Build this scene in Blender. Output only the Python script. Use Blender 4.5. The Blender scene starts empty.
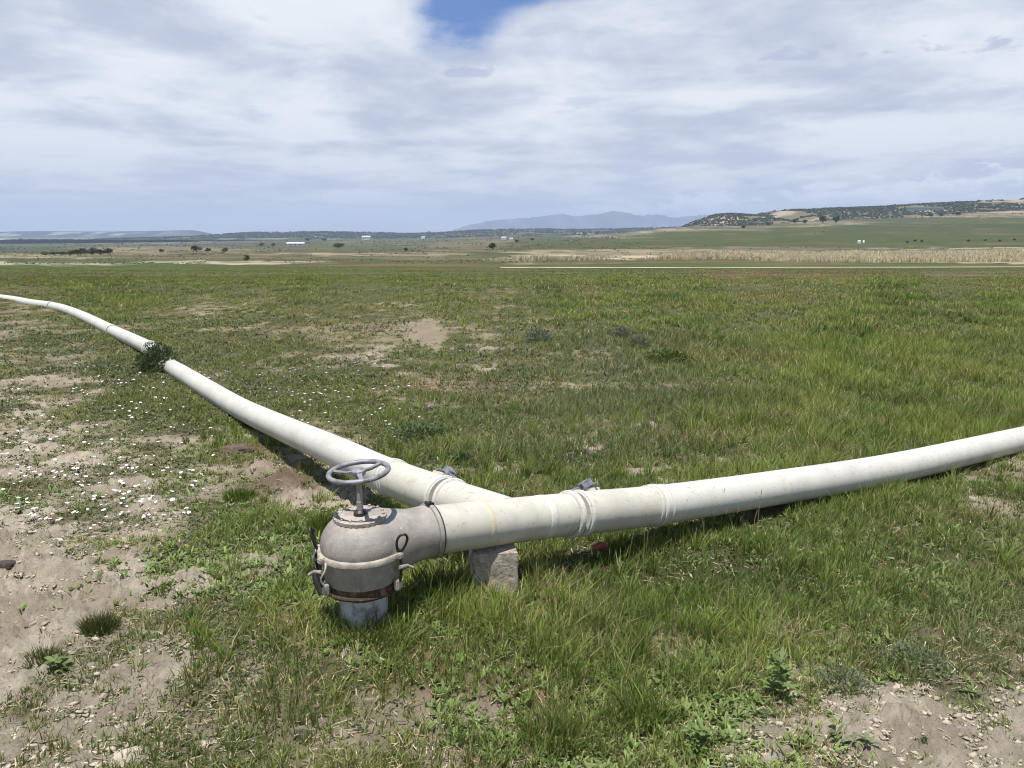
import bpy, bmesh, math, random
import numpy as np
from mathutils import Vector, Matrix
C = bpy.context.scene
COL = C.collection
rng = np.random.default_rng(7)
random.seed(7)

# ------------------------------------------------------------------ camera
F = 760.0; CX, CY = 512.0, 384.0; HZ = 234.0; CAMH = 1.6
P = math.atan((CY - HZ) / F); SP, CP = math.sin(P), math.cos(P)
cam = bpy.data.cameras.new('camera'); co = bpy.data.objects.new('camera', cam); COL.objects.link(co)
co.location = (0, 0, CAMH); co.rotation_euler = (math.pi/2 - P, 0, 0)
cam.sensor_width = 36; cam.lens = F/1024*36; cam.clip_start = 0.05; cam.clip_end = 60000
C.camera = co

# ------------------------------------------------------------------ world, sun, exposure
SUN = Vector((-0.06, -0.20, 0.975)).normalized()
SUN_E = math.asin(SUN.z); SUN_R = math.atan2(SUN.x, SUN.y)
w = bpy.data.worlds.new('World'); C.world = w; w.use_nodes = True
class NT:
    def __init__(s, t): s.t = t; t.nodes.clear()
    def n(s, k, **kw):
        nd = s.t.nodes.new(k)
        for a, v in kw.items(): setattr(nd, a, v)
        return nd
    def l(s, a, b): s.t.links.new(a, b)
    def put(s, sock, v):
        if hasattr(v, 'node'): s.l(v, sock)
        else: sock.default_value = v
    def math(s, op, a, b=None, c=None, clamp=False):
        nd = s.n('ShaderNodeMath', operation=op); nd.use_clamp = clamp
        for i, v in enumerate((a, b, c)):
            if v is not None: s.put(nd.inputs[i], v)
        return nd.outputs[0]
    def mix(s, f, a, b, mode='MIX'):
        nd = s.n('ShaderNodeMix', data_type='RGBA', blend_type=mode)
        s.put(nd.inputs[0], f)
        for i, v in ((6, a), (7, b)):
            s.put(nd.inputs[i], v if hasattr(v, 'node') else (*v, 1))
        return nd.outputs[2]
    def noise(s, vec, scale, detail=4, rough=0.55, dist=0.0):
        nd = s.n('ShaderNodeTexNoise'); nd.noise_dimensions = '3D'
        if vec is not None: s.l(vec, nd.inputs['Vector'])
        nd.inputs['Scale'].default_value = scale; nd.inputs['Detail'].default_value = detail
        nd.inputs['Roughness'].default_value = rough; nd.inputs['Distortion'].default_value = dist
        return nd.outputs[0]
    def ramp(s, f, lo, hi):
        nd = s.n('ShaderNodeMapRange', interpolation_type='SMOOTHSTEP'); s.l(f, nd.inputs[0])
        nd.inputs[1].default_value = lo; nd.inputs[2].default_value = hi
        nd.inputs[3].default_value = 0; nd.inputs[4].default_value = 1
        return nd.outputs[0]
    def comb(s, x, y, z):
        nd = s.n('ShaderNodeCombineXYZ')
        for i, v in enumerate((x, y, z)): s.put(nd.inputs[i], v)
        return nd.outputs[0]
W_ = NT(w.node_tree)
tc = W_.n('ShaderNodeTexCoord'); sep = W_.n('ShaderNodeSeparateXYZ'); W_.l(tc.outputs['Generated'], sep.inputs[0])
dx, dy, dz = sep.outputs
sky = W_.n('ShaderNodeTexSky'); sky.sky_type = 'NISHITA'; sky.sun_disc = False
sky.sun_elevation = SUN_E; sky.sun_rotation = SUN_R; sky.altitude = 1800; sky.dust_density = 0.6
den = W_.math('ADD', W_.math('MAXIMUM', dz, 0.0), 0.10)
u_ = W_.math('DIVIDE', dx, den); v_ = W_.math('DIVIDE', dy, den)
pv = W_.comb(W_.math('MULTIPLY', u_, 0.85), W_.math('MULTIPLY', v_, 1.0), 0.0)
n1 = W_.noise(pv, 0.75, 5, 0.5, 0.6)
pv2 = W_.comb(W_.math('MULTIPLY', u_, 1.0), W_.math('MULTIPLY', v_, 0.8), 3.7)
n2 = W_.noise(pv2, 1.9, 6, 0.55, 0.5)
n3 = W_.noise(W_.comb(u_, W_.math('MULTIPLY', v_, 0.8), 9.1), 5.0, 6, 0.6, 0.2)
tone = W_.math('ADD', W_.math('ADD', W_.math('MULTIPLY', n1, 0.6), W_.math('MULTIPLY', n2, 0.35)), W_.math('MULTIPLY', n3, 0.12))
tone = W_.ramp(tone, 0.435, 0.625)
lowf = W_.math('MULTIPLY', W_.math('SUBTRACT', 1.0, W_.ramp(dz, 0.04, 0.15)), 0.4)
tone = W_.math('ADD', W_.math('MULTIPLY', tone, W_.math('SUBTRACT', 1.0, lowf)), W_.math('MULTIPLY', lowf, 0.5))
CL = 8.1        # the background strength is 0.1
cloud = W_.mix(tone, (0.475*CL, 0.525*CL, 0.65*CL), (0.79*CL, 0.825*CL, 0.865*CL))
def blob(px, py, sx, sy):
    x = (px-CX)/F; v = (py-CY)/F
    d = Vector((x, CP - v*SP, -SP - v*CP)).normalized()
    a = W_.math('DIVIDE', W_.math('SUBTRACT', dx, d.x), sx); b = W_.math('DIVIDE', W_.math('SUBTRACT', dz, d.z), sy)
    r = W_.math('ADD', W_.math('MULTIPLY', a, a), W_.math('MULTIPLY', b, b))
    return W_.math('POWER', 2.718, W_.math('MULTIPLY', r, -1.0))
# small grey scud in the upper deck
scud = W_.math('MULTIPLY', W_.ramp(W_.noise(W_.comb(W_.math('MULTIPLY', u_, 0.9), v_, 21.3), 2.3, 6, 0.62, 0.1), 0.60, 0.66), W_.ramp(dz, 0.10, 0.16))
cloud = W_.mix(W_.math('MULTIPLY', scud, 0.3), cloud, (0.42*CL, 0.46*CL, 0.62*CL))
scx = W_.math('ADD', blob(815, 50, 0.10, 0.022), W_.math('ADD', blob(1010, 45, 0.05, 0.012), W_.math('ADD', blob(455, 72, 0.05, 0.012), W_.math('MULTIPLY', W_.math('SUBTRACT', n3, 0.5), 3.2))))
cloud = W_.mix(W_.math('MULTIPLY', W_.ramp(scx, 0.75, 1.15), 0.75), cloud, (0.43*CL, 0.47*CL, 0.62*CL))
# the blue gap high ahead, and the clear band under the deck
gapn = W_.math('SUBTRACT', n2, 0.5); gapn3 = W_.math('SUBTRACT', n3, 0.5)
front = W_.ramp(dy, 0.0, 0.3)
gap = W_.math('ADD', W_.math('ADD', blob(460, 12, 0.086, 0.072), W_.math('MULTIPLY', blob(560, -8, 0.10, 0.022), 0.75)), W_.math('ADD', W_.math('MULTIPLY', gapn, 1.0), W_.math('MULTIPLY', gapn3, 0.5)))
gap = W_.math('MULTIPLY', W_.ramp(gap, 0.48, 0.95), front)
edge = W_.math('ADD', dz, W_.math('ADD', W_.math('MULTIPLY', gapn, 0.03), W_.math('MULTIPLY', gapn3, 0.012)))
low = W_.math('SUBTRACT', 1.0, W_.ramp(edge, 0.022, 0.042))
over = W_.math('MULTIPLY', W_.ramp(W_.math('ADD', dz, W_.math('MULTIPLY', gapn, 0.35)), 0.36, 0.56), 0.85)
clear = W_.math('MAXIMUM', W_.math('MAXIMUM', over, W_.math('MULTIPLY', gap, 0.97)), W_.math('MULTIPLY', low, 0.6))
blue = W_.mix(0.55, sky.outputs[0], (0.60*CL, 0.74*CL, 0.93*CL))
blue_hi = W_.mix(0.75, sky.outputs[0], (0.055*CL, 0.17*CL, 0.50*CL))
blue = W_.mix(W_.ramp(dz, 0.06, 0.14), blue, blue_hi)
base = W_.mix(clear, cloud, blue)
# cumulus on the horizon to the right
cu = W_.noise(W_.comb(dx, W_.math('MULTIPLY', dz, 2.2), 5.0), 26, 6, 0.6, 0.0)
cz = W_.math('ADD', W_.math('MULTIPLY', dx, 0.072), 0.021)
band = W_.math('SUBTRACT', 1.0, W_.math('DIVIDE', W_.math('ABSOLUTE', W_.math('SUBTRACT', dz, cz)), 0.021))
cum = W_.ramp(W_.math('ADD', cu, W_.math('MULTIPLY', band, 0.20)), 0.60, 0.70)
cum = W_.math('MULTIPLY', cum, W_.math('MULTIPLY', W_.ramp(dx, 0.05, 0.12), front))
base = W_.mix(W_.math('MULTIPLY', cum, 0.75), base, (0.84*CL, 0.87*CL, 0.93*CL))
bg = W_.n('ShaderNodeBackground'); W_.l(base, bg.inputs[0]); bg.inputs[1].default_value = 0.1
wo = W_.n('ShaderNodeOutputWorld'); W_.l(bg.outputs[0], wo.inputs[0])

sl = bpy.data.lights.new('sun', 'SUN'); so = bpy.data.objects.new('sun', sl); COL.objects.link(so)
sl.energy = 5.0; sl.angle = math.radians(0.53); sl.color = (1.0, 0.965, 0.90)
so.rotation_euler = SUN.to_track_quat('Z', 'Y').to_euler()
vs = C.view_settings
vs.view_transform = 'Standard'; vs.look = 'None'; vs.exposure = 0.46; vs.gamma = 1.0; vs.use_curve_mapping = False
C.cycles.max_bounces = 6; C.cycles.volume_bounces = 0; C.cycles.use_adaptive_sampling = False
C.cycles.sample_clamp_indirect = 4; C.cycles.filter_width = 1.05

# ------------------------------------------------------------------ helpers: noise, geometry, tags
def ss(t): t = np.clip(t, 0, 1); return t*t*(3-2*t)
def _h(ix, iy, s):
    n = (ix.astype(np.int64)*374761393 + iy.astype(np.int64)*668265263 + s*2147483647) & 0xffffffff
    n = ((n ^ (n >> 13))*1274126177) & 0xffffffff
    n = n ^ (n >> 16)
    return (n & 0xffff)/65535.0
def vn(x, y, s=0):
    x = np.asarray(x, float); y = np.asarray(y, float)
    ix = np.floor(x); iy = np.floor(y); fx = x-ix; fy = y-iy
    fx = fx*fx*(3-2*fx); fy = fy*fy*(3-2*fy)
    a = _h(ix, iy, s); b = _h(ix+1, iy, s); c = _h(ix, iy+1, s); d = _h(ix+1, iy+1, s)
    return (a+(b-a)*fx)*(1-fy) + (c+(d-c)*fx)*fy
def fbm(x, y, s=0, o=4):
    t = 0; a = 0.5; k = 1.0; n = 0
    for i in range(o):
        t = t + a*vn(x*k+17.3*i, y*k-9.1*i, s+i); n += a; a *= 0.5; k *= 2.03
    return t/n
def pt(px, py, d):
    """point at depth d on the ray of a photo pixel"""
    x = (px-CX)/F; v = (py-CY)/F
    return Vector((x*d, d*(CP - v*SP), CAMH - d*(SP + v*CP)))
def row_z(row, Y):
    v = (row-CY)/F
    d = Y/(CP - v*SP)
    return CAMH - d*(SP + v*CP)
def proj(X, Y, Z):
    d = Y*CP + (CAMH-Z)*SP
    up = Y*SP - (CAMH-Z)*CP
    return CX + F*X/d, CY - F*up/d

# far profile of the valley: photo rows reached at given distances, seven bearings
TY = np.array([26, 60, 95, 180, 260, 500, 900, 1500, 2600, 5000, 14000.])
TP = np.array([0, 200, 400, 560, 720, 860, 1024.])
TR = np.array([
 [0, 271, 267.5, 262, 258, 252.5, 249, 246, 243, 240, 237],
 [0, 271, 267.5, 262, 257.5, 252, 248, 244, 241, 239, 237],
 [0, 271, 267.5, 261, 256, 250, 245, 241, 238.5, 237, 236],
 [0, 271, 267.5, 258, 250, 244.5, 240.5, 237.5, 235.5, 235, 235],
 [0, 271, 267.5, 254, 247, 237, 228, 225, 228, 231, 234],
 [0, 271, 267.5, 253, 246, 233, 222, 217, 222, 229, 234],
 [0, 271, 267.5, 252, 245, 231, 214, 209, 216, 226, 234.]])
TZ = np.zeros_like(TR)
for i in range(len(TP)):
    for j in range(len(TY)): TZ[i, j] = -0.1 if j == 0 else row_z(TR[i, j], TY[j])
TU = (TP-CX)/F*0.985
LTY = np.log(TY)
def far_z(X, Y):
    u = np.clip(X/np.maximum(Y, 1e-3), TU[0], TU[-1]); ly = np.clip(np.log(np.maximum(Y, 1.0)), LTY[0], LTY[-1])
    iu = np.clip(np.searchsorted(TU, u)-1, 0, len(TU)-2); iy = np.clip(np.searchsorted(LTY, ly)-1, 0, len(LTY)-2)
    fu = (u-TU[iu])/(TU[iu+1]-TU[iu]); fu = fu*fu*(3-2*fu); fy = (ly-LTY[iy])/(LTY[iy+1]-LTY[iy])
    fy = (np.exp(ly)-TY[iy])/(TY[iy+1]-TY[iy])
    a = TZ[iu, iy]*(1-fy)+TZ[iu, iy+1]*fy; b = TZ[iu+1, iy]*(1-fy)+TZ[iu+1, iy+1]*fy
    return a*(1-fu)+b*fu

# ground cover read off the photo at ground points: cover, grass height, yellow-dry share, grey share, broadleaf
CTRL = [
 (10,320,.62,.06,.15,.4,.1),(100,400,.62,.05,.2,.35,.2),(40,400,.42,.05,.3,.35,.1),(60,450,.45,.05,.25,.35,.2),(150,450,.55,.05,.2,.3,.2),
 (220,430,.85,.07,.1,.1,.2),(30,520,.33,.05,.3,.3,.2),(100,500,.40,.05,.3,.3,.2),(170,480,.42,.05,.3,.3,.2),(60,580,.06,.05,.3,.3,.1),
 (130,560,.10,.05,.3,.2,.1),(170,520,.16,.05,.3,.2,.1),(230,520,.80,.09,.05,.0,.4),(278,478,.22,.06,.3,.2,.1),(180,590,.55,.06,.1,.1,.9),
 (20,640,.16,.05,.3,.2,.2),(30,600,.06,.05,.2,.2,.1),(130,680,.40,.07,.1,.1,.7),(50,690,.42,.07,.1,.1,.7),(10,740,.14,.06,.2,.2,.2),
 (60,740,.2,.06,.2,.2,.2),(150,720,.28,.07,.15,.1,.5),(220,700,.44,.08,.15,.0,.4),(250,640,.66,.08,.05,.0,.6),(300,600,.80,.10,.1,.0,.6),
 (300,740,.24,.07,.2,.1,.3),(220,760,.24,.07,.2,.1,.3),(350,690,.52,.09,.15,.1,.3),(400,740,.28,.08,.2,.1,.3),(350,640,.95,.12,.05,.0,.4),
 (430,640,.95,.14,.1,.0,.3),(450,590,1.,.09,.0,.1,.0),(480,700,.5,.11,.2,.0,.2),(540,680,.80,.15,.2,.0,.3),(560,740,.80,.13,.25,.0,.3),
 (620,760,.42,.09,.3,.0,.4),(600,640,.95,.13,.15,.0,.2),(650,700,.85,.15,.15,.0,.5),(700,740,.72,.11,.1,.0,.9),(760,745,.16,.06,.2,.1,.4),
 (800,700,.35,.09,.2,.2,.3),(820,722,.05,.05,.3,.3,.1),(900,740,.02,.04,.3,.3,.1),(1000,740,.02,.04,.3,.3,.1),(1010,650,.42,.06,.2,.6,.1),
 (960,690,.35,.06,.1,.7,.1),(880,675,.88,.08,.05,.6,.2),(780,660,.92,.13,.15,.1,.3),(720,640,1.,.14,.1,.0,.3),(850,600,1.,.13,.1,.0,.2),
 (950,570,1.,.11,.15,.1,.2),(1010,540,.85,.09,.25,.3,.1),(1015,485,.60,.08,.5,.1,.0),(700,560,1.,.10,.1,.0,.1),(800,520,1.,.11,.1,.0,.1),
 (640,585,1.,.10,.1,.0,.1),(570,590,1.,.10,.1,.0,.1),(590,560,.9,.08,.1,.0,0),(660,550,.9,.08,.1,0,0),(560,560,.8,.08,.1,0,0),(930,510,1.,.13,.15,.0,.2),
 (700,430,.97,.15,.35,.25,.0),(800,400,.97,.15,.28,.05,.0),(950,380,1.,.18,.18,.0,.0),(1000,310,1.,.22,.12,.0,.0),(850,330,1.,.22,.12,.0,.0),
 (650,400,.88,.12,.25,.75,.0),(600,360,.88,.10,.25,.75,.0),(560,400,.85,.10,.2,.65,.0),(500,440,.92,.10,.2,.4,.1),(420,430,.92,.09,.1,.2,.2),
 (380,390,.85,.07,.2,.2,.2),(350,350,.72,.07,.25,.3,.1),(430,336,.05,.05,.4,.3,.0),(490,340,.40,.06,.5,.3,.0),(515,335,.68,.08,.4,.3,0),(450,356,.85,.07,.3,.3,0),(415,354,.85,.07,.3,.3,0),(505,358,.85,.08,.3,.4,0),(540,330,.76,.10,.5,.2,.0),
 (300,325,.72,.08,.4,.2,.0),(350,302,.85,.10,.55,.1,.0),(250,330,.72,.07,.3,.3,.1),(200,312,.70,.08,.35,.2,.0),(180,360,.85,.07,.15,.3,.1),
 (270,380,.82,.07,.2,.2,.2),(560,300,.98,.18,.12,.1,.0),(700,300,1.,.22,.08,.05,.0),(600,282,1.,.2,.1,.05,.0),(300,278,1.,.2,.12,.0,.0),
 (100,282,.97,.18,.12,.1,.0),(720,350,.97,.18,.2,.2,.0),(450,295,.9,.14,.3,.1,.0),(430,378,.85,.08,.3,.3,.1),(40,300,.75,.1,.25,.2,.0),
 (130,375,.85,.07,.1,.3,.1),(60,350,.7,.05,.2,.4,.1),(240,470,.7,.08,.2,.1,.2),(1000,600,.95,.10,.15,.3,.1)]
CTRL += [(400,362,.80,.07,.3,.3,.1),(480,368,.75,.08,.3,.4,.1),(370,322,.78,.07,.4,.2,0),(470,318,.8,.09,.45,.1,0),(530,352,.82,.08,.3,.5,0),(390,338,.35,.05,.4,.3,0),
 (250,480,.55,.06,.2,.1,.2),(320,505,.5,.08,.1,.1,.2),(300,520,.7,.09,.1,0,.3),(120,440,.6,.05,.25,.35,.3),(20,470,.5,.05,.3,.3,.2),(160,420,.62,.05,.2,.3,.2),(80,530,.30,.05,.2,.2,.3),(365,655,1.,.13,.05,0,.4),(400,620,1.,.14,.05,0,.3),(330,650,.95,.12,.05,0,.4)]
CTRL += [(740,276,.9,.12,.75,.1,0),(820,278,.9,.12,.65,.1,0),(590,285,.9,.12,.65,.1,0),(950,273,.9,.1,.5,.3,0),(900,290,1.,.22,.1,0,0),(660,272,1,.16,.3,0,0),(200,272,1.,.14,.35,0,0),(60,272,1.,.16,.05,0,0),(420,275,1.,.16,.3,0,0)]
CT = np.array([c for c in CTRL], float)
def cover(X, Y):
    """(cover, height, dry, grey, broad) of the vegetation at ground points"""
    px, py = proj(X, Y, -0.03)
    q = np.stack([px, py], -1).reshape(-1, 2)
    out = np.zeros((len(q), 5))
    for a in range(0, len(q), 60000):
        dd = ((q[a:a+60000, None, :]-CT[None, :, :2])*np.array([0.75, 1.0])*(1/np.clip((q[a:a+60000, None, 1:2]-225)/200, 0.12, 2.2)))
        wt = 1/((dd**2).sum(-1)+220)**1.6
        out[a:a+60000] = wt@CT[:, 2:]/wt.sum(-1)[:, None]
    return out.reshape(*np.shape(X), 5)
MOUND = []   # (x, y, radius, height) low dirt heaps that are part of the ground
def base_z(X, Y):
    X = np.asarray(X, float); Y = np.asarray(Y, float)
    near = -0.10*ss((Y-3.2)/3.0) - 0.08*ss((X-1.6)/2.4)*ss((Y-2.5)/2.0) + 0.02
    near = near + 0.115*np.exp(-(((X+.50)/.75)**2+((Y-2.75)/.55)**2)) + .03*np.exp(-(((X+.05)/.4)**2+((Y-3.1)/.4)**2)) - .06*np.exp(-(((X+1.75)/.9)**2+((Y-5.2)/1.3)**2))
    z = np.where(Y > 26, far_z(X, Y), near*(1-ss((Y-10)/16)) - 0.1*ss((Y-10)/16))
    r = np.hypot(X, Y)
    z = z + 0.06*(fbm(X*0.35, Y*0.35, 3, 3)-0.5)*(1-ss((r-8)/40)) + np.where(r > 60, (fbm(X*0.012, Y*0.012, 5, 4)-0.5)*np.minimum(2.2, r*0.002), 0)
    return z
def ground_z(X, Y):
    X = np.asarray(X, float); Y = np.asarray(Y, float)
    z = base_z(X, Y); r = np.hypot(X, Y); k = 1-ss((r-6)/14)
    z = z + k*(0.030*(fbm(X*2.6, Y*2.6, 11, 4)-0.5))
    for (mx, my, mr, mh) in MOUND:
        q = np.exp(-((X-mx)**2+(Y-my)**2)/mr**2)
        z = z + mh*q*(0.35+0.9*fbm(X*9, Y*9, 31, 3)+.5*np.maximum(0, fbm(X*26, Y*26, 35, 4)-.5)*4)
    return z
def hit(px, row):
    """where the ray of a photo pixel meets the ground"""
    x = (px-CX)/F; v = (row-CY)/F
    d = np.exp(np.linspace(math.log(1.6), math.log(13000), 6000))
    X = x*d; Y = d*(CP-v*SP); Z = CAMH-d*(SP+v*CP)
    i = np.argmax(Z < base_z(X, Y))
    return Vector((X[i], Y[i], float(ground_z(X[i:i+1], Y[i:i+1])[0])))
for (px, py, r, h) in [(285, 487, .20, .10), (262, 470, .14, .07), (150, 553, .16, .05), (40, 566, .18, .05), (12, 412, .22, .07), (190, 585, .12, .03)]:
    p = hit(px, py); MOUND.append((p.x, p.y, r, h))

def tag(o, label=None, cat=None, group=None, kind=None):
    if label: o['label'] = label
    if cat: o['category'] = cat
    if group: o['group'] = group
    if kind: o['kind'] = kind
    return o
def empty(name, loc, label, cat, group=None, rz=0):
    o = bpy.data.objects.new(name, None); o.empty_display_size = 0.1; COL.objects.link(o)
    o.location = loc; o.rotation_euler = (0, 0, rz); tag(o, label, cat, group); return o
def obj_np(name, V, faces_list, mat, parent=None, colors=None, smooth=False):
    """faces_list: list of int arrays (n,k)"""
    me = bpy.data.meshes.new(name); V = np.asarray(V, np.float32)
    me.vertices.add(len(V)); me.vertices.foreach_set('co', V.ravel())
    loops = np.concatenate([f.ravel() for f in faces_list]).astype(np.int32)
    sizes = np.concatenate([np.full(len(f), f.shape[1]) for f in faces_list]).astype(np.int32)
    me.loops.add(len(loops)); me.loops.foreach_set('vertex_index', loops)
    me.polygons.add(len(sizes)); st = np.concatenate([[0], np.cumsum(sizes)[:-1]]).astype(np.int32)
    me.polygons.foreach_set('loop_start', st); me.polygons.foreach_set('loop_total', sizes)
    if smooth: me.polygons.foreach_set('use_smooth', np.ones(len(sizes), bool))
    me.update(calc_edges=True)
    if colors is not None:
        at = me.color_attributes.new('tint', 'FLOAT_COLOR', 'POINT')
        c4 = np.ones((len(V), 4), np.float32); c4[:, :3] = colors; at.data.foreach_set('color', c4.ravel())
    me.materials.append(mat)
    o = bpy.data.objects.new(name, me); COL.objects.link(o)
    if parent: o.parent = parent
    return o
def obj_bm(name, bm, mat, parent=None, smooth=True, angle=40):
    me = bpy.data.meshes.new(name); bmesh.ops.recalc_face_normals(bm, faces=bm.faces[:]); 
    if smooth:
        for f in bm.faces: f.smooth = True
        for e in bm.edges:
            if len(e.link_faces) == 2 and e.calc_face_angle(0) > math.radians(angle): e.smooth = False
    bm.to_mesh(me); bm.free(); me.materials.append(mat)
    o = bpy.data.objects.new(name, me); COL.objects.link(o)
    if parent: o.parent = parent
    return o
def lathe(bm, prof, seg=48, mtx=None, fn=None):
    rings = []
    for (r, z) in prof:
        ring = []
        for i in range(seg):
            a = 2*math.pi*i/seg; rr = r*(fn(a, z) if fn else 1)
            v = Vector((rr*math.cos(a), rr*math.sin(a), z)); ring.append(bm.verts.new(mtx@v if mtx else v))
        rings.append(ring)
    for A, B in zip(rings, rings[1:]):
        for i in range(seg): bm.faces.new((A[i], A[(i+1) % seg], B[(i+1) % seg], B[i]))
    bm.faces.new(rings[0][::-1]); bm.faces.new(rings[-1])
def tube(bm, pts, rad, seg=24, cap=True, closed=False):
    pts = [Vector(p) for p in pts]; n = len(pts)
    rad = rad if hasattr(rad, '__len__') else [rad]*n
    up = Vector((0, 0, 1)); rings = []; prev = None
    for i, p in enumerate(pts):
        if closed: t = pts[(i+1) % n]-pts[i-1]
        else: t = pts[min(i+1, n-1)]-pts[max(i-1, 0)]
        t.normalize()
        if prev is None:
            a = t.cross(up) if abs(t.dot(up)) < 0.95 else t.cross(Vector((1, 0, 0)))
        else: a = prev - t*prev.dot(t)
        a.normalize(); prev = a; b = t.cross(a)
        rings.append([bm.verts.new(p + (a*math.cos(2*math.pi*k/seg) + b*math.sin(2*math.pi*k/seg))*rad[i]) for k in range(seg)])
    m = n if closed else n-1
    for i in range(m):
        A, B = rings[i], rings[(i+1) % n]
        for k in range(seg): bm.faces.new((A[k], A[(k+1) % seg], B[(k+1) % seg], B[k]))
    if cap and not closed:
        bm.faces.new(rings[0][::-1]); bm.faces.new(rings[-1])
def box(bm, c, s, mtx=None, bevel=0.0):
    r = bmesh.ops.create_cube(bm, size=1.0)
    M = Matrix.Translation(c) @ (mtx.to_4x4() if mtx else Matrix()) @ Matrix.Diagonal((*s, 1))
    bmesh.ops.transform(bm, matrix=M, verts=r['verts'])
    if bevel:
        es = list({e for v in r['verts'] for e in v.link_edges})
        bmesh.ops.bevel(bm, geom=es, offset=bevel, segments=2, affect='EDGES')

# ------------------------------------------------------------------ materials
def mat(name):
    m = bpy.data.materials.new(name); m.use_nodes = True; t = NT(m.node_tree)
    b = t.n('ShaderNodeBsdfPrincipled'); o = t.n('ShaderNodeOutputMaterial'); t.l(b.outputs[0], o.inputs[0])
    return m, t, b, o
def simple(name, col, rough=0.6, metal=0.0, var=0.25, scale=14, col2=None, bump=0.0, bscale=60, lo=0.4, hi=0.65, spec=0.5):
    m, t, b, o = mat(name); tc = t.n('ShaderNodeTexCoord')
    n = t.noise(tc.outputs['Object'], scale, 6, 0.6)
    c2 = col2 or tuple(x*(1-var) for x in col)
    t.l(t.mix(t.ramp(n, lo, hi), col, c2), b.inputs['Base Color'])
    b.inputs['Roughness'].default_value = rough; b.inputs['Metallic'].default_value = metal
    b.inputs['Specular IOR Level'].default_value = spec
    if bump:
        bn = t.n('ShaderNodeBump'); bn.inputs['Strength'].default_value = bump; bn.inputs['Distance'].default_value = 0.01
        t.l(t.noise(tc.outputs['Object'], bscale, 6, 0.65), bn.inputs['Height']); t.l(bn.outputs[0], b.inputs['Normal'])
    return m
def leafmat(name, trans=0.3, rough=0.55):
    m, t, b, o = mat(name)
    a = t.n('ShaderNodeAttribute', attribute_name='tint')
    t.l(a.outputs['Color'], b.inputs['Base Color']); b.inputs['Roughness'].default_value = rough
    b.inputs['Specular IOR Level'].default_value = 0.25
    tr = t.n('ShaderNodeBsdfTranslucent'); t.l(t.mix(1.0, a.outputs['Color'], (1.3, 1.25, 0.6), 'MULTIPLY'), tr.inputs[0])
    mx = t.n('ShaderNodeMixShader'); mx.inputs[0].default_value = trans
    t.l(b.outputs[0], mx.inputs[1]); t.l(tr.outputs[0], mx.inputs[2]); t.l(mx.outputs[0], o.inputs[0])
    return m
M_GRASS = leafmat('grass_blades'); M_LEAF = leafmat('leaves', 0.2)
M_FAR = leafmat('far_foliage', 0.0, 0.9)

# PVC: cream white with pale chalking, long scuffs, yellow stains and soil splash
def pvc(name, base, stain, stain_amt=0.5):
    m, t, b, o = mat(name); tc = t.n('ShaderNodeTexCoord'); O = tc.outputs['Object']
    c = t.mix(t.ramp(t.noise(O, 3.0, 6, 0.6), 0.42, 0.68), base, tuple(x*0.86 for x in base))
    c = t.mix(t.math('MULTIPLY', t.ramp(t.noise(O, 6.5, 8, 0.7, 0.6), 0.52, 0.74), stain_amt), c, stain)
    mp = t.n('ShaderNodeMapping'); t.l(O, mp.inputs[0]); mp.inputs['Rotation'].default_value = (0, 0, -0.62); mp.inputs['Scale'].default_value = (1.2, 22, 30)
    c = t.mix(t.math('MULTIPLY', t.ramp(t.noise(mp.outputs[0], 2.2, 5, 0.7), 0.565, 0.67), 0.65), c, (0.30, 0.27, 0.24))
    c = t.mix(t.math('MULTIPLY', t.ramp(t.noise(O, 11, 7, 0.75, 1.2), 0.54, 0.72), 0.5), c, (0.34, 0.29, 0.21))
    c = t.mix(t.math('MULTIPLY', t.ramp(t.noise(O, 70, 3, 0.6), 0.66, 0.74), 0.5), c, (0.26, 0.21, 0.15))
    t.l(c, b.inputs['Base Color']); b.inputs['Specular IOR Level'].default_value = 0.35
    t.l(t.math('MULTIPLY_ADD', t.noise(O, 20, 4, 0.6), 0.25, 0.36), b.inputs['Roughness'])
    bn = t.n('ShaderNodeBump'); bn.inputs['Strength'].default_value = 0.12; bn.inputs['Distance'].default_value = 0.006
    t.l(t.noise(O, 16, 6, 0.65), bn.inputs['Height']); t.l(bn.outputs[0], b.inputs['Normal'])
    return m
M_PVC = pvc('white_pvc', (0.52, 0.505, 0.45), (0.42, 0.37, 0.26), 0.4)
M_PVC2 = pvc('cream_pvc', (0.51, 0.485, 0.41), (0.38, 0.30, 0.185), 0.6)
M_SEAM = pvc('stained_seam', (0.54, 0.47, 0.33), (0.36, 0.25, 0.12), 0.85)
M_COLLAR = pvc('collar_pvc', (0.56, 0.55, 0.49), (0.45, 0.36, 0.19), 0.4)
m, t, b, o = mat('cast_metal'); tc = t.n('ShaderNodeTexCoord'); O = tc.outputs['Object']
c = t.mix(t.ramp(t.noise(O, 6, 6, 0.65), 0.36, 0.66), (0.325, 0.30, 0.262), (0.22, 0.198, 0.17))
mp = t.n('ShaderNodeMapping'); t.l(O, mp.inputs[0]); mp.inputs['Scale'].default_value = (26, 26, 3)
c = t.mix(t.math('MULTIPLY', t.ramp(t.noise(mp.outputs[0], 1.0, 5, 0.65), 0.56, 0.70), 0.55), c, (0.17, 0.14, 0.115))
c = t.mix(t.math('MULTIPLY', t.ramp(t.noise(O, 34, 6, 0.7), 0.60, 0.68), 0.6), c, (0.45, 0.41, 0.35))
c = t.mix(t.math('MULTIPLY', t.ramp(t.noise(O, 15, 6, 0.75, 0.8), 0.64, 0.70), 0.5), c, (0.15, 0.085, 0.05))
t.l(c, b.inputs['Base Color']); b.inputs['Specular IOR Level'].default_value = 0.4
t.l(t.math('MULTIPLY_ADD', t.noise(O, 12, 4), 0.35, 0.40), b.inputs['Roughness'])
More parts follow.
